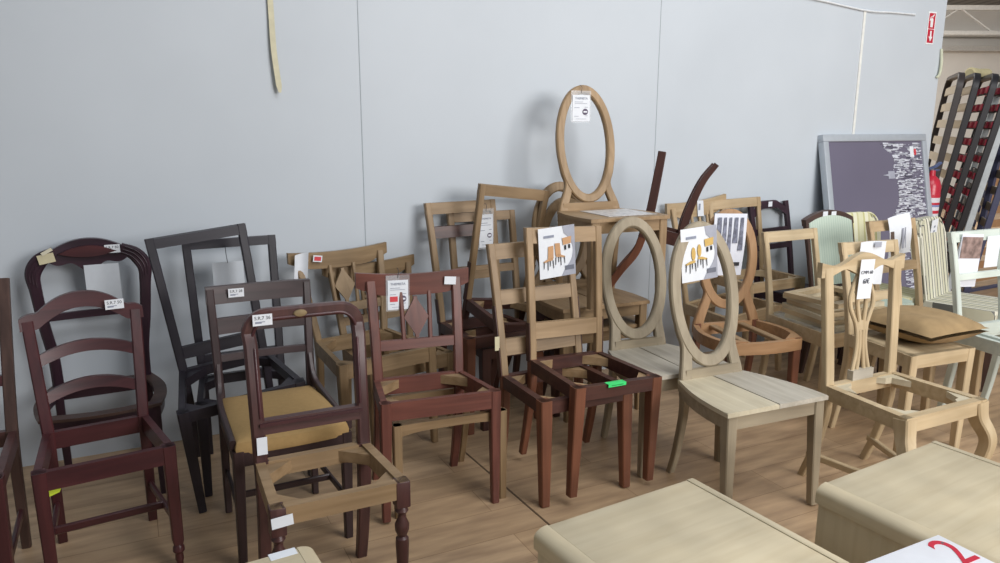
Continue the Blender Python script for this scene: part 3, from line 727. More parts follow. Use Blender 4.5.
# green and yellow stickers
r = thing('green_sticker', 'bright green sticker on the brown front rail of the open seat', 'sticker', c14.mat @ M.Translation((-.02, -c14.d/2+.004, c14.hs+.0015)) @ M.Rotation(rad(3), 4, 'Z'))
bm = B(); box(bm, -.045, .045, -.008, .020, 0, .0012); box(bm, -.045, .045, -.0085, -.0073, -.012, .0012); obj('paper', bm, plain('green_paper', '#3fe07a', .5), r, smooth=False)
bars([(-.03, .03, -.007, -.004)], plain('green_ink', '#1f8a4a', .6), r, 'small_print', -.0095)
r = thing('yellow_sticker', 'torn yellow-green sticker under the front rail of the ladder-back chair', 'sticker', ch_ladder.mat @ M.Translation((-.150, -ch_ladder.d/2+.015, .375)))
bm = slab_xz(B(), [(-.022, -.014), (.012, -.004), (.020, .016), (-.018, .016)], lambda z: 0, .001); obj('paper', bm, plain('yellow_paper', '#c8dc3c', .5), r, smooth=False)
# price cards in clear sleeves
PLAST = plain('clear_plastic', '#eef2f6', .12, alpha=.22, noise=.01)
G_CARD = 'hanging price cards'
def price_card(label, mat, w, h, red=True):
    r = thing('price_card', label, 'price tag', mat, G_CARD)
    obj('sleeve', sheet_bm(w*1.16, h*1.22), PLAST, r)
    o = obj('card', sheet_bm(w, h), WHITE, r); o.location = (0, -.002, -h*.17)
    z = -h*.17
    text('THEMISTA', w*.16, (0, -.0032, z-h*.13), LINE, r)
    ln = [(-w*.38, w*.1, z-h*.27, z-h*.255), (-w*.38, w*.34, z-h*.33, z-h*.318), (-w*.4, -w*.1, z-h*.49, z-h*.475), (w*.2, w*.4, z-h*.47, z-h*.455), (-w*.4, -w*.15, z-h*.82, z-h*.805), (w*.24, w*.38, z-h*.8, z-h*.785), (-w*.3, w*.3, z-h*.92, z-h*.91)]
    bars(ln, LINE, r, 'small_print', -.0034)
    if red: bars([(-w*.40, -w*.02, z-h*.73, z-h*.55)], REDP, r, 'red_print', -.0034)
    o = disc(w*.24, z-h*.64, w*.165, w*.155, CIRC, r, y=-.0036); o2 = bars([(w*.13, w*.35, z-h*.67, z-h*.61)], WHITE, r, 'badge_band', -.0044)
    bm = sweep(B(), bez([(0, 0, -.012), (.004, .0, .018), (.002, .018, .028)], 4), (.0025, .0025), kind='round'); obj('string', bm, INK, r)
    return r
price_card('price card in a clear sleeve hanging on the red-brown chair crest, red block printed', frame_on(ch_loz, -.075, ch_loz.py(.91)-.026, ch_loz.hb-.006), .088, .125)
zt = ovT.hb-.03
price_card('white price card hanging inside the topmost pale oval', frame_on(ovT, -.022, ovT.d/2+ovT.lean-.045, zt, 0), .105, .135, red=False)
price_card('narrow price card hanging on the left frame of the middle stack', frame_on(c11, .125, c11.py(1.07)-.05, 1.072), .085, .18, red=False)
# blank cards behind the dark chairs
sheet('blank_card', 'blank grey-white card hanging inside the balloon-back chair', 'card', frame_on(ch_balloon, .045, ch_balloon.py(.92)-.012, .912, 0, 4), .135, .175, m=plain('greyed_paper', '#cdd3da', .5, noise=.02))
r = sheet('blank_card', 'blank grey-white card hanging inside the upright black chair frame', 'card', frame_on(ch_darkB, -.02, ch_darkB.py(.9)-.024, .905, 0, 4), .135, .135, m=plain('greyed_paper', '#cdd3da', .5, noise=.02))
bm = sweep(B(), bez([(0, 0, -.005), (-.004, .006, .04), (-.003, .02, .075)], 4), (.003, .003), kind='round'); obj('string', bm, INK, r)
sheet('paper_label', 'white paper label looped over the left corner of the light flared crest', 'label', frame_on(ch_l7, -.205, ch_l7.py(.88)-.034, ch_l7.hb+.008, -10, 0) @ M.Rotation(rad(-10), 4, 'Y'), .066, .125, curl=.012, skew=-.035)
# leaflets with printed chairs
def printed_chair(x, z, s, tone, parent, flip=1, y=-.0034, oval=False):
    bm = B(); P = lambda pts: slab_xz(bm, [(x+flip*a*s, z+b*s) for a, b in (pts if flip > 0 else pts[::-1])], lambda q: y, .0006)
    if oval: P([(-.12+.10*cos(2*PI*i/16), .74+.27*sin(2*PI*i/16)) for i in range(16)])
    else: P([(-.22, .45), (.06, .42), (.02, .98), (-.24, 1.0)])
    P([(-.2, .38), (.26, .30), (.28, .36), (.02, .46), (-.2, .47)])
    o = obj('printed_chair', bm, tone, parent, smooth=False)
    bm = B()
    for a, q0 in ((-.22, .02), (-.06, .12), (.06, -.04), (.26, .04)):
        slab_xz(bm, [(x+flip*(a-.012)*s, z+q0*s), (x+flip*(a+.012)*s, z+q0*s), (x+flip*(a*.9+.02)*s, z+.36*s), (x+flip*(a*.9-.02)*s, z+.36*s)][::1 if flip > 0 else -1], lambda q: y, .0006)
    obj('printed_legs', bm, INK, o, smooth=False)
def leaflet(label, mat, w, h, tone, oval=False, skew=.0):
    r = thing('leaflet', label, 'leaflet', mat, 'printed leaflets hung on chair backs')
    obj('sheet', sheet_bm(w, h, th=.0018), WHITE, r)
    # grey corner swoosh
    cx, cz, R = -w*.12, -h*.50, w*.66
    ol = [(w*.5, -h)]+[(cx+R*cos(rad(a)), max(-h, min(0, cz+R*1.0*sin(rad(a))))) for a in lin(-62, 66, 16) if cx+R*cos(rad(a)) <= w*.5] + [(w*.15, 0), (w*.5, 0)]
    pts = [(w*.5, -h), (w*.10, -h)]
    for a in lin(-52, 55, 14): pts.append((min(w*.44, cx+R*.85*cos(rad(a))), cz+h*.5*sin(rad(a))/sin(rad(55))*1.0 if False else cz+R*.98*sin(rad(a))*.8))
    pts += [(w*.16, 0), (w*.5, 0)]
    bm = slab_xz(B(), [(a, max(-h, min(0, b))) for a, b in pts], lambda q: -.0012, .0008); obj('printed_swoosh', bm, GREYP, r, smooth=False)
    bars([(-w*.36, -w*.08, -h*.2, -h*.15)], LINE, r, 'printed_title', -.0024)
    printed_chair(-w*.24, -h*.82, h*.46, tone, r, -1, oval=oval); printed_chair(w*.06, -h*.76, h*.44, tone, r, 1, oval=oval)
    bm = slab_xz(B(), [(w*.14, -h*.24), (w*.4, -h*.22), (w*.38, -h*.36), (w*.16, -h*.38)], lambda q: -.0034, .0006); o = obj('printed_seat', bm, tone, r, smooth=False)
    bars([(w*.20, w*.25, -h*.48, -h*.39), (w*.31, w*.36, -h*.46, -h*.38)], INK, r, 'printed_feet', -.0034)
    bars([(w*.20, w*.45, -h*.89, -h*.80)], plain('mid_grey_print', '#6b6f7c', .5), r, 'printed_logo', -.0034)
    return r
leaflet('leaflet picturing square-backed chairs, hung on the frame with the green sticker', frame_on(c14, -.055, c14.py(1.02)-.028, c14.hb+.006) @ M.Rotation(rad(-6), 4, 'Y'), .185, .225, TANP)
leaflet('leaflet picturing oval-backed chairs, hung over the front grey oval', frame_on(ovF, -.02, ovF.d/2+ovF.lean-.045, ovF.hb-.022) @ M.Rotation(rad(-4), 4, 'Y'), .185, .232, YELP, oval=True)
# clear-sleeved picture sheet behind it
r = thing('picture_sheet', 'glossy sheet with a grey picture on top, hung before the orange oval', 'sheet', frame_on(ch_shaped, -.02, ch_shaped.py(1.05)-.05, ch_shaped.hb-.02) @ M.Rotation(rad(2), 4, 'Y'))
obj('sheet', sheet_bm(.20, .34, th=.002, wave=.006), plain('glossy_paper', '#e6e9f3', .18, noise=.02), r)
bm = B()
for x0, x1, z0 in ((-.085, -.05, -.19), (-.047, -.02, -.15), (-.015, .012, -.21), (.018, .05, -.16), (.055, .085, -.2)):
    slab_xz(bm, [(x0, z0), (x1, z0), (x1-.008, -.02), (x0+.006, -.02)], lambda z: -.0085, .0008)
obj('printed_picture', bm, plain('grey_picture', '#83879a', .3, noise=.3, nscale=40), r, smooth=False)
bars([(.0, .075, -.285, -.265)], INK, r, 'printed_title', -.009)
# handwritten tag of the lyre-back chair
r = thing('handwritten_tag', 'white tag with handwritten 60 and 61 euro marks hung on the pierced-splat chair', 'tag', frame_on(ch_lyre, .0, ch_lyre.py(.95)-.030, ch_lyre.hb-.005) @ M.Rotation(rad(3), 4, 'Y'))
obj('card', sheet_bm(.082, .168), WHITE, r)
text('CMM 60', .020, (0, -.002, -.055), plain('pen_ink', '#3a3c4a', .7), r, 'handwriting'); text('6l\u20ac', .030, (.002, -.002, -.093), plain('pen_ink', '#3a3c4a', .7), r, 'handwriting')
r['label'] = 'white tag with two lines of handwriting hung on the pierced-splat chair'
# papers at the right
r = thing('leaflet', 'leaflet curled over the top rail of the pale chair behind the pierced-splat chair', 'leaflet', frame_on(cC27, -.02, cC27.py(.94)-.03, cC27.hb+.006), 'printed leaflets hung on chair backs')
obj('sheet', sheet_bm(.17, .22, curl=.02), WHITE, r); printed_chair(-.05, -.17, .1, TANP, r, y=-.016)
bars([(.02, .07, -.03, -.004)], GREYP, r, 'printed_corner', -.012)
r = thing('leaflet', 'crumpled leaflet over the top rail of the tall pale chair by the striped one', 'leaflet', frame_on(cC28, .0, cC28.py(.97)-.03, cC28.hb+.03) @ M.Rotation(rad(-8), 4, 'Y'), 'printed leaflets hung on chair backs')
obj('sheet', sheet_bm(.19, .24, curl=.012, wave=.01, skew=.02), WHITE, r); printed_chair(-.05, -.2, .12, plain('dark_print', '#5b4a42', .6), r, y=-.02)
bars([(.03, .045, -.2, -.08), (.055, .062, -.2, -.08)], GREYP, r, 'printed_bars', -.016)
r = thing('paper_strip', 'long white paper strip with small print down the striped padded chair', 'label', frame_on(ch_str, .0, ch_str.py(.93)-.062, ch_str.hb-.005, 0, 3) @ M.Rotation(rad(-4), 4, 'Y'))
obj('card', sheet_bm(.11, .25), WHITE, r); bars([(-.012, .012, -.05-.03*k, -.038-.03*k) for k in range(5)], LINE, r, 'small_print', -.002)
r = thing('picture_sheet', 'clear-sleeved sheet with a brownish picture on the white chair', 'sheet', frame_on(ch_white, -.055, ch_white.py(.97)-.028, ch_white.hb-.012) @ M.Rotation(rad(4), 4, 'Y'))
obj('sheet', sheet_bm(.165, .275, th=.002), plain('glossy_paper', '#e6e9f3', .18, noise=.02), r)
bars([(-.078, .078, -.125, -.015)], plain('brown_picture', '#9c8680', .3, noise=.35, nscale=25), r, 'printed_picture', -.003)
sheet('paper_sheet', 'blank white sheet at the right edge on the white chair', 'sheet', frame_on(ch_white, .125, ch_white.py(.97)-.028, ch_white.hb-.03), .13, .165)
r = thing('paper_tag', 'torn white paper tag on the tilted pale crest', 'tag', frame_on(cC22, .0, cC22.py(1.0)-.022, cC22.hb+.0) @ M.Rotation(rad(6), 4, 'Y'))
obj('card', sheet_bm(.05, .10, skew=.015), WHITE, r); bars([(-.01, .004, -.06, -.02)], LINE, r, 'small_print', -.002)
r = thing('paper_label', 'small cream paper label on the left post of the tilted tall frame group', 'label', frame_on(c13, -c13.wr/2-.012, c13.py(.6)-.02, .62)); obj('card', sheet_bm(.022, .062), plain('cream_paper', '#cfc6a4', .6), r)
r['label'] = 'small cream label tied to the left post of the nested two-tone frame'
# newspaper-like wrap on the raised chair's seat
r = thing('wrapping_paper', 'sheet of printed wrapping paper lying on the raised chair seat', 'paper', ovT.mat @ M.Translation((.06, -.02, ovT.hs+.0022)))
bm = B(); box(bm, -.16, .13, -.14, .14, -.001, .001); obj('paper', bm, plain('wrap_paper', '#d9d6d4', .35, noise=.25, nscale=35), r, smooth=False)
# loose seat frames on the plain pale chair
z = cC25.hs+.001
base = None
for k in range(6):
    mtx = cC25.mat @ M.Translation((.03+random.uniform(-.02, .02), -.02+random.uniform(-.02, .02), z)) @ M.Rotation(rad(random.uniform(-8, 8)), 4, 'Z')
    lab = ['lowest loose seat frame on the plain pale chair', 'second loose seat frame from the bottom of the pile', 'third loose seat frame from the bottom of the pile', 'fourth loose seat frame from the bottom of the pile', 'loose seat frame just under the top one of the pile', 'topmost loose seat frame of the pile on the pale chair'][k]
    bm = B(); w, d, h = .19, .17, .0235
    for x0, x1, y0, y1 in ((-w, w, -d, -d+.05), (-w, w, d-.05, d), (-w, -w+.05, -d+.049, d-.049), (w-.05, w, -d+.049, d-.049)):
        box(bm, x0, x1, y0, y1, 0, h)
    o = obj('seat_insert', bm, W('cream' if k % 2 else 'seatcream', 'y'), smooth=False); o.matrix_world = mtx
    tag(o, lab, 'seat frame', 'loose seat frames in a pile'); z += .0242
# brown pillow
bm = B(); bmesh.ops.create_grid(bm, x_segments=14, y_segments=14, size=1.0)
top = bm
vs = list(bm.verts); bm2 = B()
def pil(u, v, s_):
    e = (1-abs(u)**2.6)*(1-abs(v)**2.6); k = 1-.07*(1-max(abs(u), abs(v)))*0
    pin = 1-.06*(1-abs(u)*abs(v))
    return (u*.215*(1-.05*(1-v*v)), v*.205*(1-.05*(1-u*u)), .071+s_*(.008+.062*max(0, e)**.55)+.006*sin(u*5+v*3)*max(0, e))
n = 18; gr = []
bm.free()
for s_ in (1, -1): gr.append([[bm2.verts.new(pil(-1+2*i/n, -1+2*j/n, s_)) for i in range(n+1)] for j in range(n+1)])
for s_ in (0, 1):
    for j in range(n):
        for i in range(n): bm2.faces.new([gr[s_][j][i], gr[s_][j][i+1], gr[s_][j+1][i+1], gr[s_][j+1][i]])
bmesh.ops.remove_doubles(bm2, verts=bm2.verts[:], dist=.0005)
o = obj('pillow', bm2, plain('tan_suede', '#9c835e', .95, noise=.12, nscale=14, bump=.1)); o.matrix_world = cC27.mat @ M.Translation((.085, .01, cC27.hs+.001)) @ M.Rotation(rad(4), 4, 'Z')
tag(o, 'tan suede seat pillow lying on the pale chair right of the pierced splat', 'pillow')

# ------------------------------------------------------------------ wooden cabinets in front
def cabinet(label, x, y, yaw, w, d, h):
    """origin at the rounded-edge rear corner; +x along the top, -y toward the camera"""
    r = thing('wooden_cabinet', label, 'cabinet', M.Translation((x, y, 0)) @ M.Rotation(rad(yaw), 4, 'Z'), 'pale wooden cabinets in front')
    bm = B(); box(bm, .012, w-.012, -d, 0, 0, h-.055, .003); obj('body', bm, W('birch', 'z'), r)
    bm = B(); box(bm, .045, w-.026, -d, 0, h-.0545, h, .0015); obj('top', bm, W('birch', 'x'), r)
    # rounded lip along the front edge
    prof = []
    R = .042
    for i in range(9):
        a = PI/2+PI/2*i/8; prof.append((.0445+(R+.0)*cos(a)*1.0, h-R*.62+R*.62*sin(a)))
    prof += [(.0025, h-.0545), (.0445, h-.0545)]
    bm = B(); n = len(prof)
    a = [bm.verts.new((px_, -d-.004, pz)) for px_, pz in prof]; b = [bm.verts.new((px_, .004, pz)) for px_, pz in prof]
    bm.faces.new(a); bm.faces.new(b[::-1])
    for i in range(n): bm.faces.new([a[i], b[i], b[(i+1) % n], a[(i+1) % n]])
    obj('rounded_edge', bm, W('birch', 'y'), r)
    bm = B(); box(bm, w-.0245, w, -d-.002, .002, h-.0545, h+.002, .004); obj('edge_strip', bm, W('birch', 'y'), r)
    return r
cabinet('pale wooden cabinet with a rounded front edge, in the middle of the bottom edge', .088, 1.742, 31.2, .56, .60, .5)
cabinet('pale wooden cabinet with a rounded front edge, the larger one at the bottom right', .912, 1.985, 31.4, .61, .62, .5)
cabinet('pale wooden cabinet corner with a white sticker, at the bottom left', -.146, 1.164, 211.0, .55, .6, .5)
r = thing('price_sticker', 'white sticker on top of the bottom left cabinet corner', 'sticker', M.Translation((-.52, 1.628, .5005)) @ M.Rotation(rad(31), 4, 'Z'))
bm = B(); box(bm, -.032, .032, -.015, .015, 0, .0008); obj('paper', bm, WHITE, r, smooth=False)
# signboard
SGN = M.Translation((1.088, 1.690, .509)) @ M.Rotation(rad(27), 4, 'Z')
r = thing('sign_board', 'white board with a red number 2 lying over the right cabinet edge', 'sign', SGN)

bm = B(); box(bm, -.40, 0, -.40, 0, 0, .012, .002); obj('board', bm, plain('white_board', '#e6e8ee', .35, noise=.02), r)
text('2', .142, (-.043, -.068, .0125), plain('red_paint', '#c4283e', .4), r, 'number', rotx=0, ext=.0006)
for x in (-.335, -.03):
    bm = B(); lathe(bm, x, -.03, [(.0115, .004), (.0135, .004)], 10); obj('screw', bm, plain('steel', '#8b8e92', .35, .8), r)
bm = B(); box(bm, -.30, -.08, -.34, -.10, -.03, 0); obj('bracket', bm, W('birch', 'x'), r)
bm = B(); box(bm, -.21, -.17, -.24, -.20, -.485, -.03); box(bm, -.32, -.06, -.36, -.08, -.509, -.485); obj('stand', bm, W('birch', 'z'), r)

# ------------------------------------------------------------------ the room
SL = .5; CW = 4.203; WD = V((1, SL, 0)).normalized(); WN = V((SL, -1, 0)).normalized(); WYAW = math.atan(SL)
def wm(x, z=0, out=0): 
    """matrix on the wall plane at world x; local x along the wall, -y out of the wall"""
    return M.Translation((x+WN.x*out, CW+SL*x+WN.y*out, z)) @ M.Rotation(WYAW, 4, 'Z')
def wall_mat():
    m = bpy.data.materials.new('painted_panel'); m.use_nodes = True; nt = m.node_tree; b = nt.nodes['Principled BSDF']
    tc = nt.nodes.new('ShaderNodeTexCoord'); n = nt.nodes.new('ShaderNodeTexNoise'); n.inputs['Scale'].default_value = 1.3; n.inputs['Detail'].default_value = 4
    nt.links.new(tc.outputs['Object'], n.inputs['Vector'])
    r = nt.nodes.new('ShaderNodeValToRGB'); r.color_ramp.elements[0].position = .3; r.color_ramp.elements[1].position = .7
    r.color_ramp.elements[0].color = srgb('#c0c7ce'); r.color_ramp.elements[1].color = srgb('#c7ced5')
    nt.links.new(n.outputs['Fac'], r.inputs['Fac']); nt.links.new(r.outputs['Color'], b.inputs['Base Color']); b.inputs['Roughness'].default_value = .55
    return m
XE = 3.308
L0, L1 = -6.0, (XE)/WD.x
bm = B(); box(bm, L0, L1, 0, .10, 0, 3.4); bmesh.ops.transform(bm, matrix=wm(0), verts=bm.verts); struct('wall_back', bm, wall_mat())
SEAM = plain('panel_seam', '#a3abb1', .8)  # thin grey lines for the joints between the wall panels
for i, x in enumerate((-2.35, -.699, .951)):
    bm = B(); box(bm, -.0022, .0022, -.0012, 0, 0, 3.4); bmesh.ops.transform(bm, matrix=wm(x), verts=bm.verts); struct('trim_%d' % (i+1), bm, SEAM)
bm = B(); box(bm, -.011, .011, -.006, 0, 0, 2.30); bmesh.ops.transform(bm, matrix=wm(2.522), verts=bm.verts); struct('trim_4', bm, plain('white_strip', '#e9e9e4', .4))
# floor
def floor_mat():
    m = bpy.data.materials.new('laminate_floor'); m.use_nodes = True; nt = m.node_tree; b = nt.nodes['Principled BSDF']
    tc = nt.nodes.new('ShaderNodeTexCoord'); mp = nt.nodes.new('ShaderNodeMapping'); mp.inputs['Rotation'].default_value = (0, 0, -WYAW)
    nt.links.new(tc.outputs['Object'], mp.inputs['Vector'])
    br = nt.nodes.new('ShaderNodeTexBrick'); br.inputs['Scale'].default_value = 1.0; br.inputs['Brick Width'].default_value = 1.2; br.inputs['Row Height'].default_value = .19
    br.inputs['Mortar Size'].default_value = .0012; br.inputs['Color1'].default_value = srgb('#bea384'); br.inputs['Color2'].default_value = srgb('#b29778'); br.inputs['Mortar'].default_value = srgb('#84694b')
    nt.links.new(mp.outputs['Vector'], br.inputs['Vector'])
    m2 = nt.nodes.new('ShaderNodeMapping'); m2.inputs['Scale'].default_value = (3, 16, 3); nt.links.new(mp.outputs['Vector'], m2.inputs['Vector'])
    n = nt.nodes.new('ShaderNodeTexNoise'); n.inputs['Scale'].default_value = 1.2; n.inputs['Detail'].default_value = 6; nt.links.new(m2.outputs['Vector'], n.inputs['Vector'])
    r = nt.nodes.new('ShaderNodeValToRGB'); r.color_ramp.elements[0].position = .3; r.color_ramp.elements[1].position = .72
    r.color_ramp.elements[0].color = (.66, .62, .6, 1); r.color_ramp.elements[1].color = (1.12, 1.1, 1.06, 1); nt.links.new(n.outputs['Fac'], r.inputs['Fac'])
    mx = nt.nodes.new('ShaderNodeMix'); mx.data_type = 'RGBA'; mx.blend_type = 'MULTIPLY'; mx.inputs['Factor'].default_value = 1
    nt.links.new(br.outputs['Color'], mx.inputs['A']); nt.links.new(r.outputs['Color'], mx.inputs['B'])
    nt.links.new(mx.outputs['Result'], b.inputs['Base Color']); b.inputs['Roughness'].default_value = .42
    return m
bm = B(); box(bm, -9, 26, -6, 18, -.1, 0); struct('floor', bm, floor_mat())
# metal joint strip in the floor
a, e = V((-.23, 3.42, 0)), V((.46, 2.15, 0)); dv = (e-a).normalized(); nv = V((-dv.y, dv.x, 0))
bm = B(); box(bm, 0, (e-a).length, -.004, .004, -.001, .0016); bmesh.ops.transform(bm, matrix=M.Translation(a) @ M.Rotation(math.atan2(dv.y, dv.x), 4, 'Z'), verts=bm.verts)
struct('trim_5', bm, plain('joint_strip', '#5d4a38', .5))
r = thing('floor_tape', 'small white piece of tape on the floor joint, by the red-brown chair leg', 'tape', M.Translation((.0, 2.985, .0018)) @ M.Rotation(rad(-60), 4, 'Z'))
bm = B(); box(bm, -.03, .03, -.013, .013, 0, .001); obj('tape', bm, WHITE, r, smooth=False)
# wall things
r = thing('tape_strip', 'cream strip of tape hanging loose on the wall, high at left', 'tape', wm(-1.075, 2.30, .008))
bm = sweep(B(), bez([(.0, 0, 0), (.004, -.004, -.25), (.006, -.012, -.45), (.022, -.02, -.64)], 6), [(.026, .003)]*18+[(.012, .003)], ref=(1, 0, 0), k=.0005); obj('tape', bm, plain('cream_tape', '#cfc9ac', .6), r)
r = thing('cable', 'thin white cable running along the wall at the top right', 'cable', wm(1.2, 2.34, .008))
bm = sweep(B(), bez([(0, 0, .035), (.55, 0, .005), (.95, 0, -.005), (1.48, 0, -.045), (1.75, 0, -.040), (2.0, 0, -.038)], 8), (.014, .014), kind='round', ref=(0, 0, 1)); obj('cable', bm, plain('cable_white', '#dfe3e6', .4), r)
r = thing('safety_sign', 'red fire extinguisher sign with a down arrow, high at the right end of the wall', 'sign', wm(3.168, 2.22, .003))
bm = B(); box(bm, -.043, .043, -.002, .002, -.115, .115); obj('plate', bm, plain('sign_white', '#eef0f0', .4), r, smooth=False)
SR = plain('sign_red', '#c32038', .4)
for z0, z1 in ((-.005, .104), (-.104, -.009)):
    bm = B(); box(bm, -.034, .034, -.0032, -.002, z0, z1); obj('red_field', bm, SR, r, smooth=False)
bm = B(); yf = lambda z: -.0042
slab_xz(bm, [(-.016, .006), (.012, .006), (.012, .058), (.006, .07), (-.010, .07), (-.016, .058)], yf, .001); slab_xz(bm, [(-.006, .074), (.004, .074), (.022, .092), (.018, .098), (-.004, .084)], yf, .001); slab_xz(bm, [(-.03, .05), (-.021, .05), (-.012, .08), (-.018, .082)], yf, .001)
obj('extinguisher_symbol', bm, plain('sign_white', '#eef0f0', .4), r, smooth=False)
bm = B(); slab_xz(bm, [(-.008, -.02), (.008, -.02), (.008, -.06), (.022, -.06), (0, -.095), (-.022, -.06), (-.008, -.06)], yf, .001); obj('arrow', bm, plain('sign_white', '#eef0f0', .4), r, smooth=False)
r = thing('foam_edging', 'strip of pale foam edging peeling off the end of the wall', 'edging', wm(XE-.03, 1.98, .006))
bm = sweep(B(), bez([(.022, 0, .10), (.026, -.01, .0), (.018, -.012, -.08), (.0, -.004, -.11)], 6), (.02, .016), ref=(1, 0, 0)); obj('foam', bm, plain('foam', '#cdd0b8', .7), r)
# picture leaning on the wall
pw_, ph = 1.10, 1.46; lean = math.asin(.31/ph)
PM = wm(2.207+.5*pw_*WD.x, 0, .36) @ M.Rotation(-lean, 4, 'X')
ph = 1.49
r = thing('framed_picture', 'large silver-framed grey city skyline picture leaning on the wall', 'picture', PM)
fw, ft = .05, .05
bm = B()
for x0, x1, z0, z1 in ((-pw_/2, pw_/2, 0, fw), (-pw_/2, pw_/2, ph-fw, ph), (-pw_/2, -pw_/2+fw, fw, ph-fw), (pw_/2-fw, pw_/2, fw, ph-fw)): box(bm, x0, x1, 0, ft, z0, z1, .004)
obj('frame', bm, plain('silver_frame', '#b9bfc6', .35, .25, noise=.03), r)
bm = B(); box(bm, -pw_/2+fw, pw_/2-fw, .012, .03, fw, ph-fw); obj('print', bm, plain('dusk_print', '#6f6a7c', .22, noise=.06, nscale=1.2), r, smooth=False)
random.seed(11)
def blocks(cols, m, name, n, dark):
    bm = B()
    for i in range(n):
        z = random.uniform(fw+.01, ph-fw-.02)
        env = .30+.16*(.5+.5*sin(z*9+1.3))*(.6+.4*sin(z*23))
        x1 = pw_/2-fw-random.uniform(0, 1)**1.0*env; ww = random.uniform(.008, .07); hh = random.uniform(.003, .011)
        x0 = max(x1-ww, pw_/2-fw-env)
        if x1-x0 > .002: box(bm, x0, x1, .0105-.0004*dark, .0125, z, min(z+hh, ph-fw))
    o = obj(name, bm, m, r, smooth=False); o['kind'] = 'stuff'; return o
blocks(0, plain('skyline_dark', '#474551', .4), 'printed_skyline', 240, 0); blocks(0, plain('skyline_mid', '#8f8f9c', .4), 'printed_skyline', 420, 1); blocks(0, plain('skyline_light', '#d6d9e2', .4), 'printed_lights', 800, 2)
bm = B(); slab_xz(bm, [(pw_/2-fw-.46, ph-.298), (pw_/2-fw-.40, ph-.306), (pw_/2-fw-.40, ph-.325), (pw_/2-fw-.33, ph-.325), (pw_/2-fw-.33, ph-.27), (pw_/2-fw-.40, ph-.27), (pw_/2-fw-.40, ph-.29)], lambda z: .0095, .001); obj('printed_spire', bm, plain('skyline_mid2', '#a9abb8', .4), r, smooth=False)
bm = B(); box(bm, pw_/2-fw-.14, pw_/2-fw-.10, .0085, .0095, ph-.17, ph-.09); box(bm, pw_/2-fw-.1, pw_/2-fw-.095, .0085, .0095, ph-.17, ph-.09); obj('label', bm, WHITE, r, smooth=False)
bm = B(); box(bm, pw_/2-fw-.10, pw_/2-fw-.07, .0085, .0095, ph-.155, ph-.11); obj('red_label', bm, REDP, r, smooth=False)
# fire extinguisher
r = thing('fire_extinguisher', 'red fire extinguisher on the end of the wall, right of the picture', 'fire extinguisher', wm(3.40, .62, .05))
r.matrix_world = wm(3.245, .585, .085)
bm = lathe(B(), 0, 0, [(0, .06), (.01, .075), (.48, .075), (.53, .06), (.56, .028), (.60, .025)], 24); obj('cylinder', bm, plain('red_enamel', '#c0283c', .3), r)
bm = lathe(B(), 0, 0, [(.14, .0758), (.42, .0758)], 24); obj('label', bm, striped('ext_label', [(0, '#d8d6dc'), (.3, '#c0283c'), (.5, '#dcdbe2'), (.72, '#7c88b5'), (.85, '#c0283c')], .12, 'z', .4), r)
bm = B(); sweep(bm, [(-.05, 0, .61), (.03, 0, .625), (.09, 0, .655)], (.03, .016), ref=(0, 1, 0)); sweep(bm, [(-.02, 0, .595), (.07, 0, .60)], (.03, .014), ref=(0, 1, 0)); obj('handle', bm, plain('blue_grey_plastic', '#4d5a80', .4), r)
bm = sweep(B(), bez([(-.03, 0, .6), (-.09, 0, .5), (-.10, 0, .3), (-.09, 0, .12)], 6), (.018, .018), kind='round', ref=(0, 1, 0)); obj('hose', bm, plain('black_rubber', '#1f1f22', .6), r)
bm = B(); box(bm, -.05, .05, .06, .082, .2, .5); obj('bracket', bm, plain('steel', '#8b8e92', .35, .8), r)
# bed bases leaning together beyond the wall
def bed_base(label, p, frame, slat, lean, L=1.95, wd=.9, slats=13, fr=.035, dots=None, curve=True, ang=49):
    wdir = V((cos(rad(ang)), sin(rad(ang)), 0)); lat = V((wdir.y, -wdir.x, 0)); up = V((0, 0, 1))*cos(rad(lean))+lat*sin(rad(lean)); nrm = wdir.cross(up)
    mt = M(((wdir.x, nrm.x, up.x, p[0]), (wdir.y, nrm.y, up.y, p[1]), (wdir.z, nrm.z, up.z, p[2]), (0, 0, 0, 1)))
    r = thing('bed_base', label, 'bed base', mt, 'slatted bed bases leaning in a row')
    rr = .12 if curve else .02
    pts = []
    for cx, cz, a0 in ((rr, rr, 180), (wd-rr, rr, 270), (wd-rr, L-rr, 0), (rr, L-rr, 90)):
        for i in range(6): a = rad(a0+90*i/5); pts.append((cx+rr*cos(a), 0, cz+rr*sin(a)))
    obj('frame', sweep(B(), pts, (.05, fr), ref=(0, 1, 0), closed=True), frame, r)
    for k in range(slats):
        z = .12+(L-.24)*k/(slats-1)
        bm = strip(B(), lin(.02, wd-.02, 7), lambda x: z+.034, lambda x: z-.034, lambda x, q: -.012*(1-((x-wd/2)/(wd/2))**2), .01)
        o = obj('slat', bm, slat, r)
        if dots:
            for x in (.06, .30, .55, .80):
                bm = B(); box(bm, x-.05, x+.05, -.034, -.012, z-.026, z+.026); obj('cap', bm, dots, o, smooth=False)
    return r
BLK = plain('black_steel', '#1e1b1f', .45); DKB = plain('brown_steel', '#3a3230', .45); GRY = plain('grey_steel', '#c6cdd0', .45, .0); BLU = plain('blue_steel', '#4a4c66', .5); RDC = plain('red_caps', '#c83c52', .5)
SLT = plain('pale_slat', '#c3b39a', .55); SLD = plain('dark_slat', '#332a2e', .5); SLO = plain('orange_slat', '#b58a64', .55)
def bx_(u, Y): return 4.0+.0
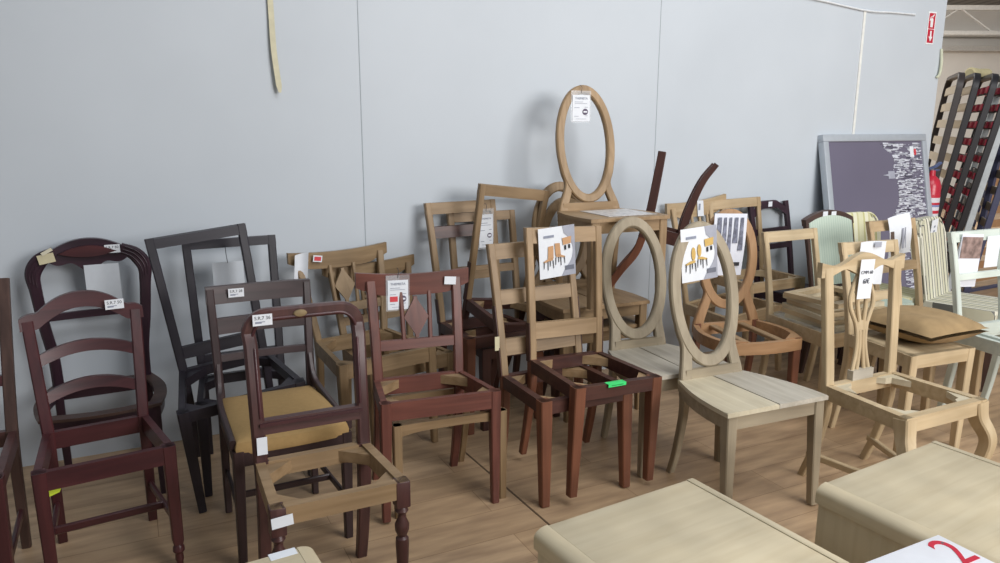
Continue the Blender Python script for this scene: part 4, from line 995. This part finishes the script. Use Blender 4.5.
bases = [
 ('leftmost slatted bed base, pale slats in a brown frame', (3.57, 6.45, 0), DKB, SLT, 7, None),
 ('second slatted bed base from the left, pale slats in a black frame', (3.63, 6.43, 0), BLK, SLT, 8.5, None),
 ('third bed base from the left, dark slats with red caps', (3.70, 6.40, 0), BLK, SLD, 10, RDC),
 ('fourth bed base from the left, dark slats with rows of red caps', (3.80, 6.38, 0), BLK, SLD, 10.5, RDC),
 ('bed base with a pale grey steel frame, right of the red-capped ones', (3.925, 6.45, 0), GRY, SLD, 9.5, None),
 ('bed base with a blue-grey frame, right of the grey steel one', (4.09, 6.44, 0), BLU, SLT, 9, None),
 ('bed base with orange wooden slats at the right edge', (4.32, 6.80, 0), BLU, SLO, 6, None)]
for i, (lab, p, f_, s_, ln, d_) in enumerate(bases): bed_base(lab, p, f_, s_, ln, dots=d_, ang=(66 if i < 4 else 64 if i < 6 else 30), L=(1.95 if i < 6 else 1.8))
r = thing('rolled_mattress', 'pale yellow roll lying across the tops of the bed bases', 'roll', M.Translation((4.25, 6.9, 1.97)))
bm = lathe(B(), 0, 0, [(-.17, .035), (-.15, .05), (.0, .044), (.15, .052), (.17, .035)], 18); bmesh.ops.transform(bm, matrix=M.Rotation(rad(35), 4, 'Z') @ M.Rotation(rad(90), 4, 'Y'), verts=bm.verts); obj('roll', bm, plain('yellow_foam', '#cbbf95', .9), r)
# far hall
HALL = plain('hall_wall', '#e2ddd5', .7, noise=.03, nscale=2); HR = plain('hall_roof', '#8f8d8b', .7); STL = plain('truss_paint', '#c9c6c0', .5)
bm = B(); box(bm, -8, 26, 16.2, 16.4, 0, 6.2); struct('wall_far', bm, HALL)
bm = B(); box(bm, 5, 26, 9, 16.2, 3.95, 4.05); struct('ceiling', bm, striped('corrugated_roof', [(0, '#8f8d8b'), (.6, '#777573')], .25, 'x', .7))
bm = B(); box(bm, 5, 26, 15.9, 16.2, 3.02, 3.12); box(bm, 5, 26, 15.9, 16.2, 3.30, 3.40); struct('trim_6', bm, STL)
r = thing('roof_truss', 'pale steel roof truss across the far hall', 'truss', M.Translation((5, 14.6, 0)))
bm = B(); box(bm, 0, 20, -.04, .04, 3.62, 3.70); obj('top_chord', bm, STL, r)
bm = B(); box(bm, 0, 20, -.04, .04, 3.18, 3.25); obj('bottom_chord', bm, STL, r)
for k in range(14): 
    x = k*1.4; obj('web', sweep(B(), [(x, 0, 3.2), (x+.7, 0, 3.66), (x+1.4, 0, 3.2)], (.03, .03), ref=(0, 1, 0)), STL, r)

# ------------------------------------------------------------------ light and camera
w = bpy.data.worlds.new('World'); bpy.context.scene.world = w; w.use_nodes = True
bg = w.node_tree.nodes['Background']; bg.inputs['Color'].default_value = (.86, .93, 1.0, 1); bg.inputs['Strength'].default_value = .34
def area(name, loc, target, sx, sy, power, col):
    l = bpy.data.lights.new(name, 'AREA'); l.shape = 'RECTANGLE'; l.size = sx; l.size_y = sy; l.energy = power; l.color = col
    o = bpy.data.objects.new(name, l); C.objects.link(o); o.location = loc
    o.rotation_euler = (V(target)-V(loc)).to_track_quat('-Z', 'Y').to_euler(); return o
area('daylight_opening', (5.0, -.9, 2.7), (1.4, 4.3, .9), 3.2, 2.0, 330, (1, .98, .96))
area('bed_base_fill', (2.6, 9.0, 3.6), (4.0, 6.3, .9), 2.0, 1.5, 90, (1, .98, .95))  # added fill lamp behind the partition, brightens the left faces of the bed bases
area('roof_light', (2.8, .9, 5.2), (2.2, 2.7, 0), 3.6, 2.4, 210, (.97, .98, 1))
area('hall_light', (6.0, 11, 3.8), (6.0, 14, .5), 4, 3, 520, (1, .985, .96))
cam = bpy.data.cameras.new('Camera'); co = bpy.data.objects.new('Camera', cam); C.objects.link(co)
cam.sensor_width = 36; cam.lens = 749*36/1000; cam.clip_end = 100
co.matrix_world = M.Translation((0, 0, 1.511)) @ M.Rotation(rad(90-11.78), 4, 'X') @ M.Rotation(rad(.15), 4, 'Z')
sc = bpy.context.scene; sc.camera = co
sc.view_settings.view_transform = 'Standard'; sc.view_settings.exposure = -0.24
